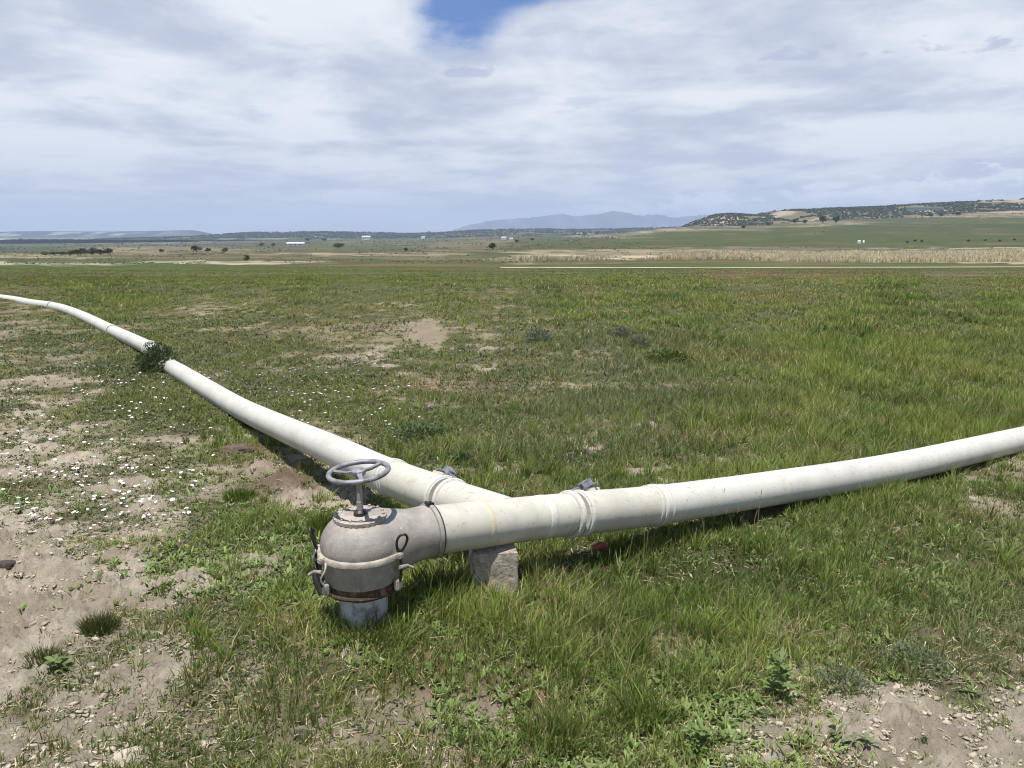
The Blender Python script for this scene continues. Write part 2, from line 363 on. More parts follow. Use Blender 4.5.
bn = t.n('ShaderNodeBump'); bn.inputs['Strength'].default_value = 0.3; bn.inputs['Distance'].default_value = 0.008
t.l(t.noise(O, 70, 7, 0.7), bn.inputs['Height']); t.l(bn.outputs[0], b.inputs['Normal'])
M_CAST = m
M_CASTL = simple('pale_cast', (0.40, 0.36, 0.30), 0.6, 0.1, 0.3, 20, (0.27, 0.23, 0.19), 0.3, 120)
M_DARKST = simple('dark_steel', (0.05, 0.045, 0.045), 0.5, 0.6, 0.4, 30)
M_WHEEL = simple('grey_wheel', (0.26, 0.255, 0.275), 0.5, 0.2, 0.3, 40, (0.14, 0.13, 0.135), 0.3, 120)
M_RUST = simple('rust', (0.05, 0.028, 0.018), 0.85, 0.0, 0.5, 26, (0.20, 0.115, 0.065), 0.5, 110, .5, .68)
M_ZINC = simple('zinc', (0.31, 0.315, 0.335), 0.45, 0.5, 0.4, 40, (0.17, 0.17, 0.18))
M_RUBBER = simple('black_gasket', (0.03, 0.028, 0.028), 0.8)
M_RISER = simple('weathered_riser', (0.42, 0.44, 0.43), 0.6, 0, 0.3, 16, (0.17, 0.18, 0.165), 0.3, 40, .46, .62)
M_REDPL = simple('faded_red_plastic', (0.24, 0.055, 0.035), 0.6, 0, .5, 40)
# concrete
m, t, b, o = mat('concrete'); tc = t.n('ShaderNodeTexCoord'); O = tc.outputs['Object']
c = t.mix(t.ramp(t.noise(O, 22, 8, 0.75), 0.38, 0.62), (0.56, 0.49, 0.39), (0.33, 0.28, 0.22))
vo = t.n('ShaderNodeTexVoronoi'); vo.feature = 'DISTANCE_TO_EDGE'; vo.inputs['Scale'].default_value = 7
wv = t.n('ShaderNodeVectorMath', operation='ADD'); nz = t.n('ShaderNodeTexNoise'); nz.inputs['Scale'].default_value = 10; t.l(O, nz.inputs['Vector'])
sc = t.n('ShaderNodeVectorMath', operation='SCALE'); t.l(nz.outputs['Color'], sc.inputs[0]); sc.inputs['Scale'].default_value = 0.15
t.l(O, wv.inputs[0]); t.l(sc.outputs[0], wv.inputs[1]); t.l(wv.outputs[0], vo.inputs['Vector'])
crack = t.math('MULTIPLY', t.math('SUBTRACT', 1.0, t.ramp(vo.outputs[0], 0.0, 0.045)), t.ramp(t.noise(O, 5, 2), 0.45, 0.55))
c = t.mix(crack, c, (0.10, 0.085, 0.07)); c = t.mix(t.math('MULTIPLY', t.ramp(t.noise(O, 45, 4), 0.58, 0.66), 0.6), c, (0.17, 0.15, 0.12))
t.l(c, b.inputs['Base Color']); b.inputs['Roughness'].default_value = 0.92
bn = t.n('ShaderNodeBump'); bn.inputs['Strength'].default_value = 1.0; bn.inputs['Distance'].default_value = 0.03
t.l(t.math('SUBTRACT', t.noise(O, 30, 8, 0.7), crack), bn.inputs['Height']); t.l(bn.outputs[0], b.inputs['Normal'])
M_CONC = m
M_CLOD = simple('dirt_clod', (0.22, 0.165, 0.12), 0.95, 0, 0.4, 18, (0.12, 0.085, 0.06), 0.8, 60)
M_STONE = simple('tan_stone', (0.42, 0.36, 0.28), 0.9, 0, 0.3, 12, (0.28, 0.235, 0.185), 0.6, 50)
M_DIRTD = simple('dark_earth', (0.12, 0.085, 0.06), 0.95, 0, 0.4, 22, None, 0.9, 60)
M_DUNG = simple('dark_dung', (0.06, 0.045, 0.035), 0.95, 0, 0.4, 30, None, 0.8, 60)
M_PETAL = simple('white_petal', (0.72, 0.72, 0.70), 0.6, 0, 0.1, 60)
M_STEM = simple('green_stem', (.10, .14, .04), 0.7)
M_WALL = simple('white_siding', (0.72, 0.72, 0.70), 0.7, 0, 0.1, 1)
M_ROOF = simple('metal_roof', (0.50, 0.50, 0.50), 0.5, 0, 0.2, 1)
M_ROOFG = simple('green_roof', (0.045, 0.085, 0.06), 0.5, 0, 0.2, 1)
M_SHED = simple('grey_green_siding', (0.16, 0.19, 0.17), 0.7, 0, 0.1, 1)
M_BARK = simple('bark', (0.12, 0.085, 0.06), 0.95, 0, 0.4, 8, None, 0.5, 30)
M_GLASS = simple('dark_window', (0.03, 0.035, 0.04), 0.2, 0, 0.2, 4)
M_ROAD = simple('pale_gravel', (0.40, 0.36, 0.29), 0.95, 0, 0.3, 0.15, (0.26, 0.23, 0.17))

# ------------------------------------------------------------------ ground (one sheet to the horizon)
FIELDS = [  # photo px range, row range of the patch of ground, albedo
 (-200, 1300, 260, 290, (.105, .125, .042)), (-200, 330, 261, 269, (.105, .145, .045)),
 (690, 880, 271, 282, (.13, .10, .048)), (520, 650, 279, 290, (.12, .10, .045)), (900, 1100, 271, 277, (.15, .14, .07)),
 (-200, 130, 262.5, 265, (.34, .30, .20)), (165, 305, 258.5, 264, (.42, .36, .26)), (300, 520, 263, 266, (.15, .12, .06)),
 (-200, 520, 255.5, 260, (.13, .14, .055)), (120, 520, 255, 258.5, (.20, .16, .085)), (-200, 90, 254, 258, (.30, .25, .15)),
 (90, 330, 251, 255, (.27, .21, .12)), (300, 460, 252, 256, (.30, .25, .16)), (420, 540, 255, 260, (.16, .15, .07)),
 (155, 225, 253, 256, (.13, .12, .05)), (-200, 60, 246, 254, (.10, .12, .06)), (100, 260, 246, 251, (.24, .20, .12)),
 (230, 520, 246, 252, (.15, .14, .07)), (300, 420, 243, 247, (.13, .15, .07)), (360, 520, 238, 246, (.16, .16, .08)),
 (140, 340, 240, 246, (.13, .13, .06)), (420, 560, 242, 252, (.20, .17, .10)), (480, 560, 238, 243, (.24, .20, .13)),
 (520, 1300, 252, 263, (.42, .36, .24)), (560, 1300, 262.5, 267, (.11, .13, .045)), (520, 860, 259, 262.5, (.17, .14, .065)),
 (640, 1300, 247, 252, (.20, .165, .10)), (520, 740, 250, 255, (.30, .25, .16)), (850, 1300, 246, 248.5, (.34, .30, .22)),
 (560, 1300, 205, 247, (.105, .125, .045)), (500, 640, 238, 249, (.12, .13, .05)), (570, 640, 230, 238, (.30, .25, .17)),
 (625, 760, 226, 232, (.22, .19, .11)), (640, 690, 229, 232, (.36, .31, .22)), (740, 860, 222, 227, (.28, .23, .15)),
 (690, 800, 222, 226, (.12, .13, .05)), (860, 1300, 214, 217.5, (.30, .24, .16)), (930, 1300, 205, 214.5, (.33, .27, .19)),
 (860, 1300, 224, 229, (.085, .11, .04)), (-200, 210, 238.5, 243.5, (.17, .185, .095)), (-200, 150, 243, 246.5, (.13, .15, .075)), (30, 190, 241, 242.5, (.22, .19, .12))]
az = np.concatenate([np.radians(np.linspace(-180, -62, 20))[:-1], np.radians(np.linspace(-62, 62, 900)), np.radians(np.linspace(62, 180, 20))[1:-1]])
rr = np.concatenate([np.linspace(0.05, 1.8, 14), np.exp(np.arange(math.log(1.85), math.log(9), 0.005)), np.exp(np.arange(math.log(9), math.log(400), 0.010)), np.exp(np.linspace(math.log(400), math.log(12800), 120))])
A, R = np.meshgrid(az, rr); X = R*np.sin(A); Y = R*np.cos(A)
Z = ground_z(X, Y)
wedge = (np.abs(A) < math.radians(58)) & (R < 45)
cov = np.zeros((*X.shape, 5)); cov[...] = (.9, .12, .2, .1, 0)
cov[wedge] = cover(X[wedge], Y[wedge])
pn = fbm(X*3.1, Y*3.1, 41, 4); pn2 = fbm(X*0.8, Y*0.8, 43, 4)
cv = np.clip(cov[..., 0] + (pn-0.5)*0.9 + (pn2-.5)*0.5, 0, 1)
nearm = 1-ss((R-10)/15)
bare = (1-ss((cv-0.15)/0.5))
# clods and crumbs in bare soil
Z = Z + nearm*bare*(0.034*(fbm(X*13, Y*13, 51, 4)-.45) + 0.055*np.maximum(0, fbm(X*34, Y*34, 55, 3)-.5)*2 + 0.11*np.maximum(0, fbm(X*7, Y*9, 58, 4)-.5) + .018*(vn(X*19+2*fbm(X*9,Y*9,57,3), Y*24, 59) > .62))
soil = np.array([.435, .375, .288]); soil2 = np.array([.315, .262, .192]); litter = np.array([.155, .130, .072])
sn = fbm(X*5, Y*5, 61, 5)[..., None]
colr = soil*(0.62+0.45*fbm(X*22, Y*22, 63, 3)[..., None]+.36*vn(X*31+3*fbm(X*12, Y*12, 69, 3), Y*37, 68)[..., None]); colr = colr*(1-ss((sn-.46)/.2)*.75) + soil2*ss((sn-.46)/.2)*.75
fd_ = ss((R-7)/6)[..., None]; colr = colr*(1-fd_)+np.array([.245, .205, .140])*(.7+.6*fbm(X*3, Y*3, 67, 4)[..., None])*fd_
g = ss((cv-0.30)/0.5)[..., None]
colr = colr*(1-g) + litter*(0.7+0.6*sn)*g
g2 = ss((cv-.50)/.35)[..., None]; colr = colr*(1-g2*.8)+np.array([.060,.066,.026])*(.6+.8*sn)*g2*.8  # green thatch, darkened in colour so gaps between blades look shaded
for (px, py, r, c) in [(435, 668, .10, (.26, .16, .11)), (540, 700, .10, (.30, .20, .13)), (440, 385, .5, (.28, .19, .13)), (795, 690, .09, (.16, .08, .06)), (285, 484, .45, (.16, .112, .078)), (245, 455, .3, (.17, .12, .085)), (360, 330, 1.2, (.24, .19, .13)), (480, 690, .1, (.26, .19, .13))]:
    p = hit(px, py); q = (np.exp(-((X-p.x)**2+((Y-p.y))**2)/r**2)*(0.5+1.0*pn))[..., None]; q = np.clip(q, 0, .9)
    colr = colr*(1-q)+np.array(c)*q
# macro fields beyond the near meadow
ex, ey = proj(X, np.maximum(Y, 0.5), base_z(X, Y))
wx = ex + (fbm(ex*0.02, ey*0.5, 71, 3)-.5)*120; 
wy = ey + (fbm(ex*0.012, ey*0.25, 73, 4)-.5)*4.5 + (fbm(ex*0.06, ey*.6, 75, 3)-.5)*2.2
farc = np.zeros((*X.shape, 3)); farc[...] = (.10, .105, .045)
for (x0, x1, y0, y1, c) in FIELDS:
    e = 0.5
    q = ss((wx-x0)/50+.5)*ss((x1-wx)/50+.5)*ss((wy-y0)/(2*e)+.5)*ss((y1-wy)/(2*e)+.5)
    farc = farc*(1-q[..., None]) + np.array(c)*q[..., None]
v1 = fbm(X*0.05, Y*0.16, 81, 5); v2 = fbm(X*0.4, Y*1.1, 83, 4)
sk = fbm(ex*0.012, ey*0.7, 85, 4); sk2 = fbm(ex*0.05, ey*1.6, 87, 4)
farc = farc*(0.30+0.25*v1+0.15*v2+0.50*sk+.30*sk2)[..., None]
q = (ss((sk2-.50)/.12)*.65*(R > 120))[..., None]; farc = farc*(1-q)+np.array([.075, .085, .038])*q
q = (ss((.38-sk)/.10)*.45*(R > 150))[..., None]; farc = farc*(1-q)+np.array([.22, .18, .11])*q*(.8+.4*sk2[..., None])
q = ss((v1-.55)/.15)[..., None]*0.35*(R < 130)[..., None]
lum = farc.mean(-1, keepdims=True); farc = np.where(lum < .26, farc*(.62+1.6*np.clip(lum-.10, 0, .16)), farc*.9)
farc = farc*(1-q) + np.array([.15, .105, .05])*q
fw = ss((R-18)/16)[..., None]
colr = colr*(1-fw)+farc*fw
nr, na = X.shape
idx = np.arange(nr*na).reshape(nr, na)
f = np.stack([idx[:-1, :-1], idx[:-1, 1:], idx[1:, 1:], idx[1:, :-1]], -1).reshape(-1, 4)
fl = np.stack([idx[:-1, -1], idx[:-1, 0], idx[1:, 0], idx[1:, -1]], -1).reshape(-1, 4)
m, t, b, o = mat('soil_and_fields'); tc = t.n('ShaderNodeTexCoord'); O = tc.outputs['Object']
a = t.n('ShaderNodeAttribute', attribute_name='tint')
c = t.mix(1.0, a.outputs['Color'], t.mix(t.noise(O, 90, 5, 0.7), (0.72, 0.72, 0.72), (1.28, 1.28, 1.28)), 'MULTIPLY')
t.l(c, b.inputs['Base Color']); b.inputs['Roughness'].default_value = 0.95; b.inputs['Specular IOR Level'].default_value = 0.1
bn = t.n('ShaderNodeBump'); bn.inputs['Strength'].default_value = 1.0; bn.inputs['Distance'].default_value = 0.03
t.l(t.noise(O, 38, 8, 0.75), bn.inputs['Height']); t.l(bn.outputs[0], b.inputs['Normal'])
V = np.stack([X, Y, Z], -1).reshape(-1, 3)
ground = tag(obj_np('ground', V, [f, fl], m, None, colr.reshape(-1, 3), True), kind='structure')

# gravel road across the valley
def strip(name, p0, p1, halfw, lift, m, n=160):
    a_, b_ = hit(*p0), hit(*p1); a_.z = b_.z = 0; d = (b_-a_); s = Vector((-d.y, d.x, 0)).normalized()
    v = []; fs = []
    for i in range(n+1):
        q = a_+d*(i/n)
        for k in range(5):
            e = q + s*(halfw*(k/2-1)+2.2*(float(vn(q.x*.05, 0, 211))-.5)); v.append((e.x, e.y, float(base_z(e.x, e.y))+lift+0.06*(1-(k/2-1)**2)))
    for i in range(n):
        for k in range(4): fs.append((i*5+k, i*5+k+1, i*5+k+6, i*5+k+5))
    return obj_np(name, v, [np.array(fs)], m, None, None, True)
tag(strip('road', (500, 268.3), (1250, 265.6), 1.25, 0.05, M_ROAD), kind='structure')

# ------------------------------------------------------------------ distant relief
def ridge(name, tops, Ytop, front, back, foot, m, colfn, n=420, nt=40, rough=0.10, gul=0.25, seed=1, cliff=None, rowadd=0):
    px = np.linspace(tops[0][0], tops[-1][0], n); row = np.interp(px, [t_[0] for t_ in tops], [t_[1] for t_ in tops])
    u = (px-CX)/F*1.0
    tt = np.linspace(0, 1, nt)
    U, T = np.meshgrid(u, tt); RW = np.tile(row, (nt, 1)); PX = np.tile(px, (nt, 1))
    k = 0.70
    Yv = np.where(T < k, Ytop-front*(1-T/k), Ytop+back*(T-k)/(1-k))
    Xv = U*Yv/(CP - (RW-CY)/F*SP)*1.0
    Xv = U*Ytop*1.02 + (Xv-U*Ytop)*0.3
    Xv = U*Ytop*1.018
    zt = row_z(RW, Ytop)
    L = front/6
    rn = fbm(Xv/L*1.5, Yv/L*0.5, seed, 5)
    prof = np.where(T < k, T/k, 1-(T-k)/(1-k)*0.9)
    if cliff: prof = np.where(T < k, np.interp(T/k, cliff[0], cliff[1]), prof)
    else: prof = np.where(T < k, np.sin(np.clip(prof, 0, 1)*math.pi/2)**0.9, prof)
    prof = prof*(1-gul*(rn-.2)*np.sin(np.clip(prof, 0, 1)*math.pi))
    zf = foot
    Zv = zf+(zt-zf)*prof + (zt-zf)*rough*(fbm(Xv/L*4, Yv/L*4, seed+9, 4)-.5)*np.clip(prof*2, 0, 1)
    V = np.stack([Xv, Yv, Zv], -1).reshape(-1, 3)
    idx = np.arange(n*nt).reshape(nt, n)
    f = np.stack([idx[:-1, :-1], idx[:-1, 1:], idx[1:, 1:], idx[1:, :-1]], -1).reshape(-1, 4)
    c = colfn(Xv, Yv, prof, rn, PX)
    ob = tag(obj_np(name, V, [f], m, None, c.reshape(-1, 3), True), kind='structure')
    return Xv, Yv, Zv, prof, rn, PX
m, t, b, o = mat('far_slope'); a = t.n('ShaderNodeAttribute', attribute_name='tint'); t.l(a.outputs['Color'], b.inputs['Base Color']); b.inputs['Roughness'].default_value = 1; b.inputs['Specular IOR Level'].default_value = 0
M_SLOPE = m
def cmix(a, b, q): return np.asarray(a)*(1-q[..., None])+np.asarray(b)*q[..., None]
def col_hill(X, Y, p, rn, PX):
    n_ = fbm(X/60, Y/60, 101, 5)
    c = cmix((.13, .115, .07), (.30, .24, .17), ss((n_-.50)/.16))
    return c
def col_wood(X, Y, p, rn, PX):
    n_ = fbm(X/90, Y/60, 103, 5)
    c = cmix((.045, .058, .030), (.10, .10, .055), ss((n_-.48)/.2))
    return cmix(c, (.40, .36, .30), ss((fbm(X/220, Y/40, 107, 3)-.74)/.06)*.9)
def col_mesa(X, Y, p, rn, PX):
    n_ = fbm(X/420, Y/300, 109, 5)
    n2_ = fbm(X/75, p*2.2+X/500, 119, 4)
    c = cmix(cmix((.15, .17, .10), (.032, .040, .030), ss((p-.10)/.25)), (.25, .235, .21), ss((n2_-.48)/.10)*ss((p-.30)/.15)*ss((.95-p)/.06)*ss((fbm(X/700, p*0, 121, 3)-.36)/.12))
    return c
def col_mtn(X, Y, p, rn, PX):
    return cmix((.06, .07, .08), (.13, .13, .13), ss((rn-.4)/.3))
ridge('mountains', [(440, 236), (468, 226), (490, 221), (512, 219.5), (530, 217.5), (548, 216), (560, 214.5), (572, 217), (584, 215.5), (598, 214), (606, 211.5), (620, 213.5), (634, 216), (650, 215), (664, 218), (682, 216.5), (696, 215.5), (705, 218), (722, 217), (745, 215), (768, 219), (800, 222), (860, 228), (900, 236)], 12000, 1500, 700, -30, M_SLOPE, col_mtn, rough=0.22, gul=0.6, seed=21)
ridge('mesa', [(-260, 231), (-120, 232), (0, 232.5), (30, 231.5), (60, 231), (110, 231.4), (150, 231.2), (190, 230.4), (206, 230.2), (211, 231), (214, 233.3), (222, 236), (260, 242)], 6500, 1500, 900, -40, M_SLOPE, col_mesa, rough=0.03, gul=0.45, seed=31, cliff=([0, .3, .62, .78, .86, 1], [0, .16, .42, .72, .93, 1]))
wr = ridge('wooded_ridge', [(90, 247), (130, 244), (160, 241.5), (195, 238), (235, 235.8), (265, 233), (300, 232.6), (340, 232.2), (380, 232.8), (410, 234), (440, 233.4), (470, 231), (500, 230), (540, 229.5), (580, 230), (620, 229), (660, 228), (700, 227), (760, 232)], 3200, 700, 500, -16, M_SLOPE, col_wood, rough=0.05, gul=0.3, seed=41)
wl = ridge('valley_bluff', [(-260, 246), (-60, 246), (0, 244.5), (40, 243.8), (90, 243.8), (140, 244), (180, 244), (220, 246), (260, 248)], 2600, 500, 400, -14, M_SLOPE, lambda X, Y, p, rn, PX: col_wood(X, Y, p, rn, PX)*1.8+.05, rough=0.08, gul=0.3, seed=47)
jh = ridge('juniper_hill', [(650, 236), (672, 229), (685, 222.5), (695, 217.8), (704, 215.3), (716, 214.2), (728, 215.2), (740, 216.8), (748, 214.6), (758, 211.2), (775, 210.3), (800, 209.6), (835, 208.2), (870, 206.6), (905, 204.6), (940, 202.4), (985, 200), (1024, 198.2), (1100, 195), (1300, 190)], 1500, 480, 300, -6, M_SLOPE, col_hill, rough=0.06, gul=0.35, seed=51)

# ------------------------------------------------------------------ far woods (one mass each)
def clumps(name, centers, sizes, cols, m, per=14, seed=3, flat=0.8):
    r_ = np.random.default_rng(seed); n = len(centers)
    d = r_.normal(size=(n, per, 3)); d /= np.linalg.norm(d, axis=-1, keepdims=True)
    d[..., 2] = np.abs(d[..., 2])*flat
    c = centers[:, None, :] + d*sizes[:, None, None]*r_.uniform(.35, .6, (n, per, 1)); c[..., 2] += sizes[:, None]*0.12
    e1 = r_.normal(size=(n, per, 3)); e1 /= np.linalg.norm(e1, axis=-1, keepdims=True)
    e2 = np.cross(d, e1); e2 /= np.linalg.norm(e2, axis=-1, keepdims=True)+1e-9; e1 = np.cross(e2, d)
    s = sizes[:, None, None]*r_.uniform(.22, .45, (n, per, 1))
    V = np.stack([c-e1*s, c+e2*s*.8, c+e1*s, c-e2*s*.8], 2).reshape(-1, 3)
    f = np.arange(len(V)).reshape(-1, 4)
    cc = np.repeat((cols[:, None, :]*r_.uniform(.7, 1.3, (n, per, 1))).reshape(-1, 3), 4, 0)
    return tag(obj_np(name, V, [f], m, None, cc), kind='stuff')
def scatter_ridge(R_, n, thr, seed, pmin, size, fn=None):
    Xv, Yv, Zv, prof, rn, PX = R_; r_ = np.random.default_rng(seed)
    nt, nc = Xv.shape; i = r_.uniform(0, nt*0.74-1.01, n); j = r_.uniform(0, nc-1.01, n)
    i0 = i.astype(int); j0 = j.astype(int); fi = i-i0; fj = j-j0
    def s_(Q): return (Q[i0, j0]*(1-fi)+Q[i0+1, j0]*fi)*(1-fj)+(Q[i0, j0+1]*(1-fi)+Q[i0+1, j0+1]*fi)*fj
    x, y, z, p = s_(Xv), s_(Yv), s_(Zv), s_(prof)
    k = (fbm(x/70, y/70, 101+seed, 4) > thr) & (p > pmin)
    c = np.stack([x, y, z], -1)[k]; sz = r_.uniform(*size, len(c))
    col = np.array([.040, .052, .026])*r_.uniform(.6, 1.5, (len(c), 1))
    return c, sz, col
c, s_, k_ = scatter_ridge(jh, 22000, .385, 5, .10, (2.2, 4.6)); clumps('juniper_woodland', c, s_, k_, M_FAR)
c, s_, k_ = scatter_ridge(wr, 9000, .44, 6, .1, (5, 10)); clumps('ridge_woodland', c, s_, k_, M_FAR, 10)
c, s_, k_ = scatter_ridge(wl, 2200, .55, 7, .1, (5, 9)); clumps('bluff_woodland', c, s_, k_, M_FAR, 10)

# ------------------------------------------------------------------ separate far trees
def leaf_crown(name, m, w, h, n, col, seed, par):
    r_ = np.random.default_rng(seed)
    L = r_.normal(size=(7, 3)); L /= np.linalg.norm(L, axis=1, keepdims=True)
    L = L*np.array([w*.30, w*.30, h*.24]) + np.array([0, 0, h*.56])
    ci = r_.integers(0, 7, n); d = r_.normal(size=(n, 3)); d /= np.linalg.norm(d, axis=1, keepdims=True)
    c = L[ci] + d*np.array([w*.26, w*.26, h*.24])*r_.uniform(.55, 1.08, (n, 1)); c[:, 2] = np.maximum(c[:, 2], h*.10)
    a1 = r_.normal(size=(n, 3)); a1 /= np.linalg.norm(a1, axis=1, keepdims=True); a2 = np.cross(a1, d); a2 /= np.linalg.norm(a2, axis=1, keepdims=True)+1e-9
    s = w*r_.uniform(.05, .10, (n, 1))
    V = np.stack([c-a1*s, c+a2*s*.7, c+a1*s, c-a2*s*.7], 1).reshape(-1, 3)
    cl = np.repeat(np.array(col)*(0.65+0.7*r_.random((7, 1)))[ci]*r_.uniform(.75, 1.25, (n, 1)), 4, 0)
    return obj_np(name, V, [np.arange(len(V)).reshape(-1, 4)], m, par, cl)
PROTO = {}
def far_tree(px, row, hpx, wfac, kind, label, group=None, name='valley_tree'):
    p = hit(px, row); p.z = float(base_z(p.x, p.y)); d = p.y
    h = hpx*d/F; w_ = h*wfac
    key = kind
    e = empty(name, p, label, 'tree', group, random.uniform(0, 6.28))
    if key not in PROTO:
        col = {'dark': (.040, .055, .022), 'mid': (.06, .085, .03)}[kind]
        cr = leaf_crown('crown', M_FAR, 1.0, 1.0, 420, col, len(PROTO)+11, e)
        bm = bmesh.new(); tube(bm, [(0, 0, -.05), (0.01, 0, .2), (-.01, .01, .42)], [.045, .035, .02], 8)
        tube(bm, [(0, 0, .25), (.1, .03, .45)], [.02, .01], 6); tube(bm, [(0, 0, .3), (-.1, -.05, .5)], [.02, .01], 6)
        tr = obj_bm('trunk', bm, M_BARK, e); PROTO[key] = (cr, tr)
    else:
        for q in PROTO[key]:
            c_ = q.copy(); COL.objects.link(c_); c_.parent = e
    e.scale = (w_, w_, h)
    return e
ROWT = 'dark green tree in the low row at far left below the mesa'
for i, (px, hp, wf) in enumerate([(46, 4, 1.6), (54, 4.5, 1.5), (62, 4.5, 1.6), (70, 5.5, 1.3), (78, 7, 1.0), (85, 8, .9), (92, 8.5, .9), (101, 7, 1.1), (108, 8, .85)]):
    far_tree(px, 255.5 - (i > 4)*.3, hp*.9, wf*1.5, 'dark' if i % 3 else 'mid', ROWT, 'row of trees at far left')
TL = [
 (197, 252.2, 7, 1.6, 'dark', 'widest round dark tree, alone in the tan valley left of centre'),
 (208, 252.4, 4.5, 1.4, 'dark', 'low dark tree just right of the widest round valley tree'),
 (225, 252.3, 4.5, 1.5, 'mid', 'small bushy tree, second one right of the widest round valley tree'),
 (162, 252.8, 4, 1.3, 'dark', 'small dark tree standing left of the widest round valley tree'),
 (246, 261.3, 6.5, 1.2, 'mid', 'green bush at the right end of the pale sand strip'),
 (339, 248.5, 5.5, 2.2, 'dark', 'broad dark tree clump in the valley right of the white barn'),
 (308, 241.4, 3.5, 1.8, 'dark', 'dark tree behind the white barn, nearer its left end'),
 (324, 241.4, 3.5, 1.7, 'dark', 'dark tree beyond the white barn, off its right end'),
 (492, 250.5, 8, .9, 'dark', 'tall lone dark tree near the centre of the valley'),
 (406, 251.5, 4, 1.2, 'dark', 'small dark tree on the pale bank left of the tall lone tree'),
 (430, 236.8, 6, .9, 'dark', 'thin dark tree on the skyline right of the white farmhouse'),
 (261, 246.5, 4, 1.6, 'mid', 'squat green tree, left of a pair, in the valley left of the white barn'),
 (273, 246.5, 3.5, 1.5, 'mid', 'squat green tree, right of a pair, in the valley left of the white barn'),
 (677, 226.6, 6, 1.1, 'dark', 'dark square-topped tree on the skyline left of the juniper hill'),
 (661, 227.6, 4, 1.4, 'dark', 'low dark tree just left of the square-topped skyline tree'),
 (624, 231.6, 3.5, 1.4, 'dark', 'small dark tree on the tan rise below the blue mountains'),
 (597, 234.6, 3.5, 1.4, 'dark', 'rightmost of three dark bushes on the tan slope below the mountains'),
 (585, 235.4, 3.5, 1.4, 'dark', 'middle of three dark bushes on the tan slope below the mountains'),
 (574, 235.2, 3.2, 1.4, 'dark', 'leftmost of three dark bushes on the tan slope below the mountains'),
 (517, 243, 3.5, 1.4, 'dark', 'dark bush by the small white sheds near the centre'),
 (532, 241, 3.2, 1.4, 'dark', 'dark bush right of the small white sheds near the centre'),
 (743, 229, 4, 1.2, 'dark', 'small dark tree on the tan patch below the juniper knoll'),
 (823, 223.6, 8, 1.0, 'dark', 'large dark tree, left one of the big pair in the right field'),
 (835.5, 223.4, 7.5, 1.0, 'dark', 'large dark tree, right one of the big pair in the right field'),
 (795, 223.6, 5, 1.1, 'dark', 'medium dark tree, second to the left of the big pair in the right field'),
 (805, 224, 4.5, 1.2, 'dark', 'medium dark tree next to the left of the big pair in the right field'),
 (769, 226, 3.6, 1.4, 'dark', 'small dark tree at the left end of the trees in the right field'),
 (930, 217.5, 4.5, 1.2, 'dark', 'dark tree on the tan field edge below the green-roofed shed'),
 (941, 217, 4, 1.2, 'dark', 'dark tree on the tan field edge just right of the one below the green-roofed shed'),
 (958, 216.3, 4.5, 1.1, 'dark', 'dark tree on the tan field edge towards the right frame edge')]
for a_ in TL: far_tree(*a_)
FB = 'tiny dark bush in the green field below the juniper hill'
for (px, row) in [(907, 243.5), (915, 242), (922, 242.5), (968, 242), (985, 241.5), (1000, 242), (1014, 241)]:
    far_tree(px, row, 2.6, 1.2, 'dark', FB, 'tiny bushes in the right field', 'field_bush')

# low scrub dotted over the valley, too many to count
r_ = np.random.default_rng(222); N = 26000
y = np.exp(r_.uniform(math.log(130), math.log(2600), N)); x = y*r_.uniform(-.78, .78, N)
ex_, ey_ = proj(x, y, base_z(x, y)); dn = fbm(ex_*.03, ey_*.5, 231, 4)
k = (dn > .50) & ~((ex_ > 640) & (ey_ < 247) & (ey_ > 218) & (r_.random(N) > .04)) & (r_.random(N) < .45); x, y = x[k], y[k]; n = len(x)
cs_ = np.stack([x, y, base_z(x, y)], -1); sz_ = np.clip(y/760*r_.uniform(.5, 1.8, n), .3, 5.0)
cc_ = np.array([.06, .072, .035])*r_.uniform(.6, 1.6, (n, 1)) + np.array([.10, .08, .05])*(r_.random((n, 1)) > .6)
clumps('valley_scrub', cs_, sz_, cc_, M_FAR, 5, 4, .5)
# ------------------------------------------------------------------ far buildings
def house(name, px, row, wpx, hpx, label, cat, roofm, rz=0.1, depth=0.6, roofk=0.5):
    p = hit(px, row); p.z = float(base_z(p.x, p.y)); s = p.y/F; w_ = wpx*s; h = hpx*s; d = w_*depth
    e = empty(name, p, label, cat, None, rz)
    bm = bmesh.new(); box(bm, Vector((0, 0, h*.5-.5)), (w_, d, h+1)); 
    obj_bm('wall', bm, M_WALL, e, False)
    rh = h*roofk; bm = bmesh.new(); o_ = w_*.04
    vs_ = [bm.verts.new(v) for v in [(-w_/2-o_, -d/2-o_, h+.02), (w_/2+o_, -d/2-o_, h+.02), (w_/2+o_, d/2+o_, h+.02), (-w_/2-o_, d/2+o_, h+.02), (-w_/2-o_, 0, h+rh), (w_/2+o_, 0, h+rh)]]
    for q in ((0, 1, 5, 4), (2, 3, 4, 5), (0, 4, 3), (1, 2, 5), (3, 2, 1, 0)): bm.faces.new([vs_[i] for i in q])
    obj_bm('roof', bm, roofm, e, False)
    for k in (-.3, .0, .3):
        bm = bmesh.new(); box(bm, Vector((w_*k, -d/2-.03, h*.55)), (w_*.10, .1, h*.35)); obj_bm('window', bm, M_GLASS, e, False)
    return e
house('barn', 296, 246.2, 16, 2.6, 'long low white barn with pale roof in the valley left of centre', 'barn', M_ROOF, .1, .35, .55)
house('farmhouse', 366.5, 239.5, 8, 2.4, 'white farmhouse on the rise right of the white barn', 'house', M_ROOF, -.1, .6, .5)
house('shed', 423, 239, 3.5, 1.6, 'tiny white shed on the rise below the dark skyline ridge', 'shed', M_ROOF, .2)
